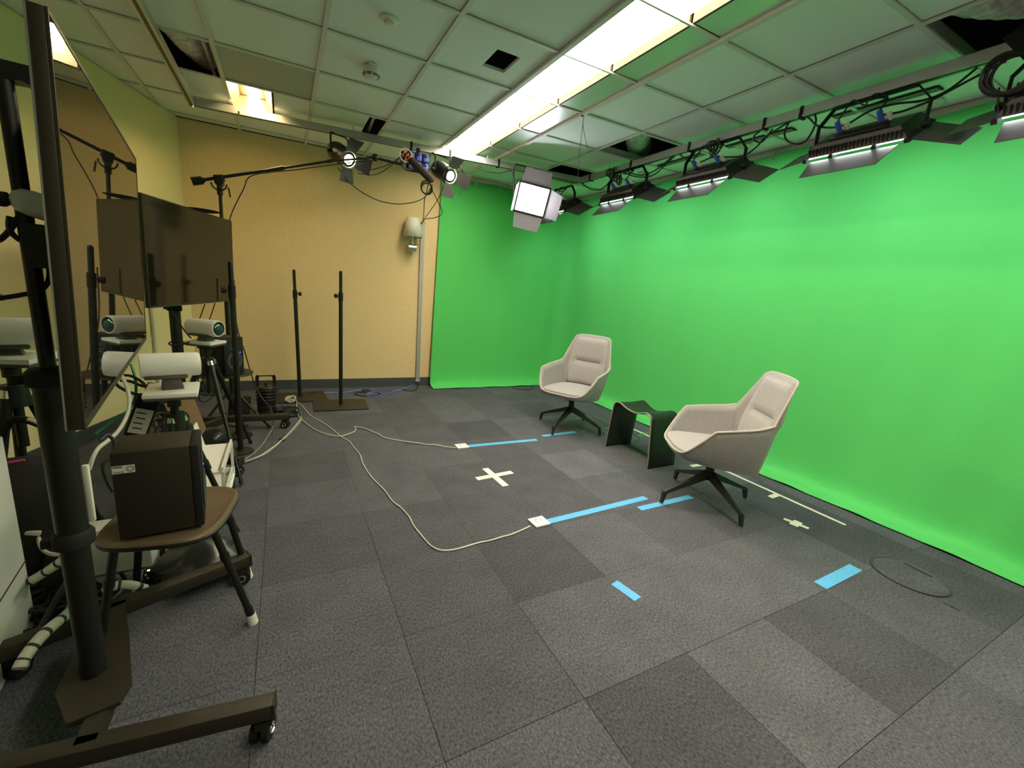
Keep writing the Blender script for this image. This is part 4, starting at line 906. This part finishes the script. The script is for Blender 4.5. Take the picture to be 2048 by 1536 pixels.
for k in range(16):
    q = Vector((-.92+.05*(k % 5), 1.98+.045*(k//5), .03+.012*(k % 4)))
    b.torus(q, .06+.02*(k % 3), .008, (.3*math.sin(k), .3*math.cos(2*k), 1), 18, 5)
tag(obj('cable_tangle', b, CABK), 'heap of black cables on the floor behind the white cabinet', 'cable', kind='stuff')

# ------------------------------------------------------------------ par can and things by the far stand
t = thing('floor_lamp_can', 'black cylindrical stage lamp with a handle standing on the floor by the tan wall', 'stage light', (-.182, 4.52, 0))
b = B(); b.lathe([(.072, .0), (.080, .01), (.08, .05), (.076, .055), (.08, .06), (.08, .10), (.076, .105), (.08, .11), (.08, .155), (.076, .16), (.08, .165), (.08, .21), (.076, .215), (.08, .22), (.08, .275), (.07, .285), (.01, .288)], n=28); obj('housing', b, BLACK, t)
b = B(); pl = [(-.07, 0, .27), (-.07, 0, .375), (-.06, 0, .385), (.06, 0, .385), (.07, 0, .375), (.07, 0, .27)]
for a, c in zip(pl, pl[1:]):
    a, c = Vector(a), Vector(c); b.box((a+c)/2, (.006, .028, (c-a).length+.004), frame_to(c-a, (1, 0, 0)) if abs((c-a).normalized().x) < .9 else frame_to(c-a, (0, 1, 0)).copy())
obj('handle', b, BLACKM, t)
b = B(); b.cyl((0, 0, .285), (0, 0, .305), .012); b.sphere((0, 0, .31), .013); obj('knob', b, BLACK, t)
b = B()
for k in range(7): b.torus((.16+.02*math.sin(k), -.02+.02*math.cos(2*k), .008+.008*k), .11-.01*(k % 3), .006, (.15*math.sin(k), .15*math.cos(k), 1), 24, 6)
for k in range(4): b.torus((.0, 0, .16+.03*k), .088, .006, (.1*math.sin(k), .1, 1), 24, 6)
ob = obj('wound_cable', b, CABK, t)
b = B(); b.box((-.40, 4.50, .10), (.17, .05, .20), (R(-18), 0, R(-12)), bev=.006); tag(obj('dark_panel', b, BLACKM), 'small black panel leaning left of the cylindrical stage lamp', 'panel')
b = B(); b.sphere((-.50, 3.66, .10), .10, 16, .82); tag(obj('black_bag', b, PLASTB), 'shiny black rounded bundle on the floor behind the far tripod', 'bag')

# floor cables
WCS = [(1435, 697), (1350, 735), (1290, 752), (1230, 770), (1170, 782), (1110, 800), (1050, 816), (1000, 822), (960, 816), (920, 792), (870, 735), (835, 690), (815, 650), (770, 600), (730, 570), (690, 515), (635, 460), (600, 415), (575, 370), (562, 330), (525, 285), (510, 265), (460, 235), (420, 200), (370, 165), (310, 130), (275, 90), (240, 55), (225, 30), (208, 10)]
cable('sensor_cable', 'long white cable snaking across the carpet to the near white plate marked C', [Pz(500+u/2.56, 780+v/2.56, .005) for u, v in WCS], .0045, CABW)
WC2 = [(1055, 295), (1000, 290), (950, 280), (900, 278), (870, 272), (790, 262), (720, 250), (680, 240), (665, 228), (640, 218), (600, 200), (570, 192), (535, 188), (543, 200), (530, 215), (495, 228), (460, 236), (400, 228), (330, 200), (270, 155), (245, 125), (238, 90), (240, 60), (225, 25)]
cable('sensor_cable', 'white cable wandering across the carpet to the far white plate', [Pz(500+u/2.56, 780+v/2.56, .012) for u, v in WC2], .0040, CABW)
cable('cable_bundle', 'bundled white and grey floor cables curving towards the trolley', floorpts(((625, 545), (620, 580), (590, 620), (550, 665), (500, 715), (460, 740), (430, 775), (390, 808), (350, 840), (300, 868), (240, 893), (170, 918), (90, 936), (20, 945)), 450, 700, 4.096, .010), .009, CABG, n=8)
cable('sensor_cable', 'white lead taped along the curved cable bundle', floorpts(((622, 560), (600, 590), (560, 640), (500, 705), (440, 760), (380, 805), (300, 860), (200, 902), (100, 930)), 450, 700, 4.096, .022), .0045, CABW)
b = B(); p = Pz(563, 880, .01); b.box(p, (.03, .03, .03), (0, 0, .7), bev=.004); tag(obj('cable_tie', b, BLACKM), 'black tie around the curved cable bundle on the carpet', 'cable tie')
cable('floor_cable', 'thin grey cable curving from the far stand caster towards the trolley', floorpts(((395, 605), (388, 640), (360, 690), (310, 770), (250, 835), (180, 885), (110, 922)), 450, 700, 4.096), .006, CABG)
cable('floor_cable', 'black lead running from the cable bundle to the cylindrical stage lamp', floorpts(((615, 540), (580, 522), (520, 512), (440, 508)), 450, 700, 4.096), .007, CABK)
cable('floor_cable', 'black lead coming over the can lamp to the floor by the left pole stand', [P3(545, 770, 4.5), P3(556, 782, 4.48), P3(560, 800, 4.46), P3(566, 812, 4.44), P3(578, 818, 4.42), P3(582, 821, 4.40)], .006, CABK)
b = B()
for k in range(6): b.torus(Pz(581, 802, .02)+Vector((.012*math.sin(k*2), .014*math.cos(k), .008*k)), .045-.004*(k % 3), .004, (.6*math.sin(k), .6*math.cos(k), 1), 18, 5)
tag(obj('cable_coil', b, CABW), 'small coil of white cable beside the foot of the left pole stand', 'cable')
cable('floor_cable', 'short black lead with a plug under the far tripod', [Pz(u, v, .006) for u, v in ((455, 850), (470, 853), (485, 853), (496, 849))], .006, CABK)

# ------------------------------------------------------------------ floor marks
def strip(name, label, a, c, wd, m, cat='tape mark', group=None, z=.0022):
    a, c = Vector((a[0], a[1], 0)), Vector((c[0], c[1], 0)); d = (c-a).normalized(); n = Vector((-d.y, d.x, 0))*wd/2; b = B()
    L = (c-a).length; k = 6; rows = [[a+d*L*i/k+n+Vector((0, 0, z+.0004*(i % 2))) for i in range(k+1)], [a+d*L*i/k-n+Vector((0, 0, z)) for i in range(k+1)]]
    vs = b.grid(rows)
    bt = B(); bt.bm.free(); bt.bm = b.bm
    r = bmesh.ops.extrude_face_region(b.bm, geom=b.bm.faces[:]); 
    for e in r['geom']:
        if isinstance(e, bmesh.types.BMVert): e.co.z -= .0016
    return tag(obj(name, b, m, smooth=False), label, cat, group)
GB = 'blue tape strips on the carpet'
strip('blue_tape', 'long blue tape strip from the near white plate towards the near chair', (1.37, 1.955), (2.215, 1.998), .05, TAPEB, group=GB)
strip('blue_tape', 'blue tape strip under the front foot of the near chair', (2.05, 1.889), (2.56, 1.900), .05, TAPEB, group=GB)
strip('blue_tape', 'long blue tape strip from the far white plate towards the far chair', (1.36, 3.262), (2.055, 3.248), .05, TAPEB, group=GB)
strip('blue_tape', 'blue tape strip under the front foot of the far chair', (2.165, 3.325), (2.575, 3.352), .05, TAPEB, group=GB)
strip('blue_tape', 'short blue tape strip alone in the front centre of the carpet', (1.385, 1.36), (1.412, 1.225), .05, TAPEB, group=GB)
strip('blue_tape', 'wide blue tape strip left of the oval floor box', (2.395, .945), (2.775, .958), .062, TAPEB, group=GB)
t = thing('cross_mark', 'large white tape cross on the carpet between the two white plates', 'tape mark', (1.335, 2.64, 0))
for a, c, z in (((1.19, 2.635), (1.495, 2.665), .0022), ((1.322, 2.785), (1.342, 2.465), .0034)):
    s = strip('tape_strip', '', a, c, .05, TAPEW, z=z); del s['label'], s['category']; s.parent = t; s.location = (-1.335, -2.64, 0)
t = thing('cross_mark', 'small white tape cross on the carpet near the right end of the long white line', 'tape mark', (2.945, 1.375, 0))
for a, c, z, w_ in (((2.93, 1.45), (2.965, 1.31), .0022, .03), ((2.90, 1.372), (2.99, 1.388), .0034, .05)):
    s = strip('tape_strip', '', a, c, w_, TAPEC, z=z); del s['label'], s['category']; s.parent = t; s.location = (-2.945, -1.375, 0)
strip('white_tape_line', 'long thin white tape line on the carpet along the green cloth', (3.275, 3.45), (3.278, 1.245), .026, TAPEC)
for (a, c, lb) in (((3.165, 1.692), (3.262, 1.700), 'short white tick crossing the long line right of the near chair'), ((3.05, 2.318), (3.262, 2.316), 'short white tick on the long line seen behind the near chair base'), ((3.18, 2.58), (3.262, 2.585), 'short white tick on the long line under the near chair seat')):
    strip('white_tape_tick', lb, a, c, .04, TAPEC, group='ticks on the long white line')
def taperun(name, label, pts, wd=.045):
    t = thing(name, label, 'tape mark', (pts[0].x, pts[0].y, 0))
    for i, (a, c) in enumerate(zip(pts, pts[1:])):
        s = strip('tape_strip', '', a, c, wd, TAPEG, z=.0022+.001*i); del s['label'], s['category']; s.parent = t; s.location = (-pts[0].x, -pts[0].y, 0)
G4 = lambda u, v: Pz(1040+u/7.314, 820+v/7.314, 0)
taperun('green_tape_corner', 'dark green tape corner on the carpet behind the far chair', [G4(620, 158), G4(1070, 90), G4(1330, 215)])
taperun('green_tape_outline', 'dark green tape outline left of the curved black stool', [G4(1480, 250), G4(1130, 285), G4(1560, 460), G4(1720, 437), G4(1480, 330)])
taperun('green_tape_cross', 'dark green tape strip crossing the white line behind the stool', [G4(1750, 398), G4(1850, 325)], .07)
strip('green_tape_dot', 'small dark green tape patch under the far chair', (2.60, 3.33), (2.68, 3.335), .06, TAPEG)
# numbered plates
def plate(label, c, rz, letter_rz):
    t = thing('floor_plate', label, 'plate', (c[0], c[1], 0), rz, 'white square plates with cables')
    b = B(); b.box((0, 0, .007), (.105, .095, .012), bev=.003); obj('body', b, mat('bright_white', (.85, .85, .84), .4), t)
    b = B(); n = 18; rows = [[], []]
    for k in range(n+1):
        a = letter_rz+R(45)+R(270)*k/n
        for q, r_ in ((0, .020), (1, .027)): rows[q].append(Vector((r_*math.cos(a)*.9, r_*math.sin(a), .0134)))
    b.grid(rows); obj('letter', b, INKG, t)
plate('near white square plate with a grey letter C on the carpet', (1.315, 1.963), R(3), R(-60))
plate('far white square plate with a grey letter on the carpet', (1.312, 3.262), R(1), R(-60))
# oval floor box
t = thing('floor_box', 'oval carpet-covered floor socket box near the green cloth at right', 'floor box', (2.985, .80, 0), R(-5))
b = B(); rows = []
for (k, z) in ((1.0, .001), (1.0, .007), (.97, .009), (.93, .004)): rows.append([Vector((.155*k*math.cos(2*PI*i/40), .17*k*math.sin(2*PI*i/40), z)) for i in range(40)])
b.grid(rows, closed=True); obj('rim', b, mat('floor_box_rim', (.045, .047, .047), .5), t)
b = B(); b.face([b.v((.144*math.cos(2*PI*i/40), .158*math.sin(2*PI*i/40), .0045)) for i in range(40)]); obj('lid', b, CARPET[1], t)
b = B(); b.box((.118, .012, .006), (.012, .125, .004)); obj('slot', b, INK, t)
b = B(); b.box((2.88, .595, .0015), (.008, .05, .002), (0, 0, .1)); tag(obj('floor_slot', b, INK), 'short dark slit in the carpet just below the oval floor box', 'slot')

# ------------------------------------------------------------------ lounge chairs
def chair(label, loc, rz, leg_rz, group):
    """faces +x; the shell turns on the four-star base"""
    t = thing('lounge_chair', label, 'chair', loc, rz, group)
    half = [((.305, 0, .405), (.285, 0, .372)), ((.298, .14, .406), (.270, .125, .370)), ((.264, .226, .426), (.225, .20, .362)), ((.198, .285, .515), (.150, .225, .352)), ((.136, .314, .596), (.095, .234, .346)), ((.112, .318, .606), (.078, .235, .344)),
            ((.0, .318, .624), (.0, .235, .335)), ((-.12, .305, .642), (-.12, .225, .322)), ((-.205, .280, .664), (-.195, .207, .313)), ((-.222, .270, .680), (-.212, .195, .311)), ((-.265, .242, .775), (-.236, .165, .308)), ((-.325, .205, .905), (-.246, .12, .307)), ((-.343, .178, .935), (-.247, .09, .306)), ((-.350, .12, .945), (-.248, .05, .306)), ((-.354, 0, .948), (-.248, 0, .306))]
    full = half + [((a[0], -a[1], a[2]), (c[0], -c[1], c[2])) for a, c in half[-2:0:-1]]
    rim = catmull([a for a, c in full], 4, True); bot = catmull([c for a, c in full], 4, True); N = len(rim)
    rows = []
    for k in range(8):
        f = k/7; row = []
        for p, q in zip(rim, bot):
            m_ = q.lerp(p, f); bul = math.sin(PI*f)
            out = Vector((p.x-q.x, p.y-q.y, 0)); 
            back = max(0, min(1, (-.18-p.x)/.1))
            m_ = m_ + Vector((0, q.y*.05*bul*(1-.4*back), 0)) + Vector((-.008*bul*back, 0, 0)) - Vector((0, 0, .012*bul*(1-back)))
            row.append(m_)
        rows.append(row)
    b = B(); vs = b.grid(rows, closed=True)
    cen = Vector((0, 0, .322)); r2 = [[q.lerp(cen, f)+Vector((0, 0, -.012*f)) for q in bot] for f in (0, .3, .7, .97)]
    b.grid(r2, closed=True)
    bmesh.ops.remove_doubles(b.bm, verts=b.bm.verts[:], dist=.0005)
    sh = obj('shell', b, FABRIC, t); md = sh.modifiers.new('Solidify', 'SOLIDIFY'); md.thickness = .022; md.offset = -1
    b = B(); b.tube([p+Vector((0, 0, .002)) for p in rim], .0075, 7, closed=True); obj('piping', b, PIPING, t)
    # seat cushion
    hs = [(.302, 0), (.292, .13), (.245, .215), (.10, .235), (-.08, .225), (-.20, .17), (-.235, .08), (-.24, 0)]
    ol = catmull([Vector((x, y, 0)) for x, y in hs] + [Vector((x, -y, 0)) for x, y in hs[-2:0:-1]], 5, True)
    b = B(); b.grid([[Vector((p.x*k, p.y*k, z)) for p in ol] for k, z in ((.93, .375), (.985, .395), (1.0, .412), (.985, .428), (.94, .436), (.8, .441), (.5, .444), (.2, .445), (.01, .445))], closed=True); obj('seat_cushion', b, FABRIC2, t)
    b = B(); b.tube([Vector((p.x*1.004, p.y*1.004, .404)) for p in ol], .003, 5, closed=True); obj('seat_seam', b, INK, t)
    # back pad with a stitched crease
    b = B(); rows = []
    for k in range(17):
        f = k/16; z = .43+.488*f; x = -.248-.165*(z-.306)
        hw = .190+(.245-.190)*f/.5 if f < .5 else .245-(.245-.170)*((f-.5)/.5)**1.2
        row = []
        for i in range(17):
            g_ = -1+2*i/16; edge = (1-abs(g_)**6)*min(1, f/.06)*min(1, (1-f)/.05)
            cr = 1 if abs(g_) < .58 else max(0, 1-(abs(g_)-.58)/.12)
            pf = .022 - .024*math.exp(-((f-.49)/.028)**2)*cr + .008*math.sin(PI*min(1, f/.49)) 
            wrap = .045*abs(g_)**2.5*(1-f)
            row.append(Vector((x+.014+pf*edge+wrap, g_*hw, z)))
        rows.append(row)
    b.grid(rows); bp = obj('back_cushion', b, FABRIC2, t); md = bp.modifiers.new('Solidify', 'SOLIDIFY'); md.thickness = .012; md.offset = -1
    b = B(); b.cyl((0, 0, .195), (0, 0, .322), .029, n=18); b.cyl((0, 0, .308), (0, 0, .326), .075, n=18); obj('column', b, BLACK, t)
    for k in range(4):
        a = leg_rz+k*PI/2; d = Vector((math.cos(a), math.sin(a), 0)); s = Vector((-d.y, d.x, 0)); b = B()
        def sec(r_, z, w_, h_): c = d*r_+Vector((0, 0, z)); return [c-s*w_-Vector((0, 0, h_)), c+s*w_-Vector((0, 0, h_)), c+s*w_*.7+Vector((0, 0, h_)), c-s*w_*.7+Vector((0, 0, h_))]
        b.grid([sec(.0, .215, .026, .03), sec(.05, .198, .023, .024), sec(.18, .148, .017, .017), sec(.315, .096, .012, .012), sec(.338, .085, .011, .011)], closed=True)
        c0, c1 = d*.332+Vector((0, 0, .092)), d*.347+Vector((0, 0, .012))
        b.hexa([c1-s*.008-d*.010, c1+s*.008-d*.010, c1+s*.008+d*.010, c1-s*.008+d*.010, c0-s*.012-d*.016, c0+s*.012-d*.016, c0+s*.012+d*.014, c0-s*.012+d*.014])
        lg = obj('leg', b, LEGM, t); f = B(); f.cyl((c1.x, c1.y, .001), (c1.x, c1.y, .014), .012, n=10); obj('glide', f, STEEL, lg)
    return t
GC = 'lounge chairs in front of the green screen'
n_rz = R(147); chair('near light grey-beige swivel lounge chair, seen from its side', (2.588, 1.813, 0), n_rz, R(77)-n_rz, GC)
f_rz = R(207); chair('far light grey-beige swivel lounge chair by the green corner', (2.575, 3.475, 0), f_rz, R(28)-f_rz, GC)

# bent plywood stool
t = thing('bent_stool', 'black curved plywood stool standing between the two chairs', 'stool', (2.765, 2.66, 0))
prof = catmull([(-.268, 0), (-.262, .10), (-.250, .22), (-.238, .34), (-.226, .405), (-.196, .437), (-.15, .437), (-.09, .415), (0, .398), (.09, .415), (.15, .437), (.196, .437), (.226, .405), (.238, .34), (.250, .22), (.262, .10), (.268, 0)] and [Vector((0, y, z)) for y, z in [(-.268, .001), (-.262, .10), (-.250, .22), (-.238, .34), (-.226, .405), (-.196, .437), (-.15, .437), (-.09, .415), (0, .398), (.09, .415), (.15, .437), (.196, .437), (.226, .405), (.238, .34), (.250, .22), (.262, .10), (.268, .001)]], 4)
b = B(); NW = 9; rows = []
for p in prof:
    wz = .152-.022*max(0, 1-abs(p.y)/.2)
    rows.append([Vector((-wz+2*wz*i/(NW-1), p.y, p.z+(.010*((2*i/(NW-1)-1)**2) if p.z > .38 else 0))) for i in range(NW)])
b.grid(rows); st = obj('seat', b, PLYB, t); md = st.modifiers.new('Solidify', 'SOLIDIFY'); md.thickness = .011; md.offset = 0
for i in (0, NW-1):
    b = B(); b.tube([r_[i] for r_ in rows], .0058, 5); obj('edge', b, PLYE, t)
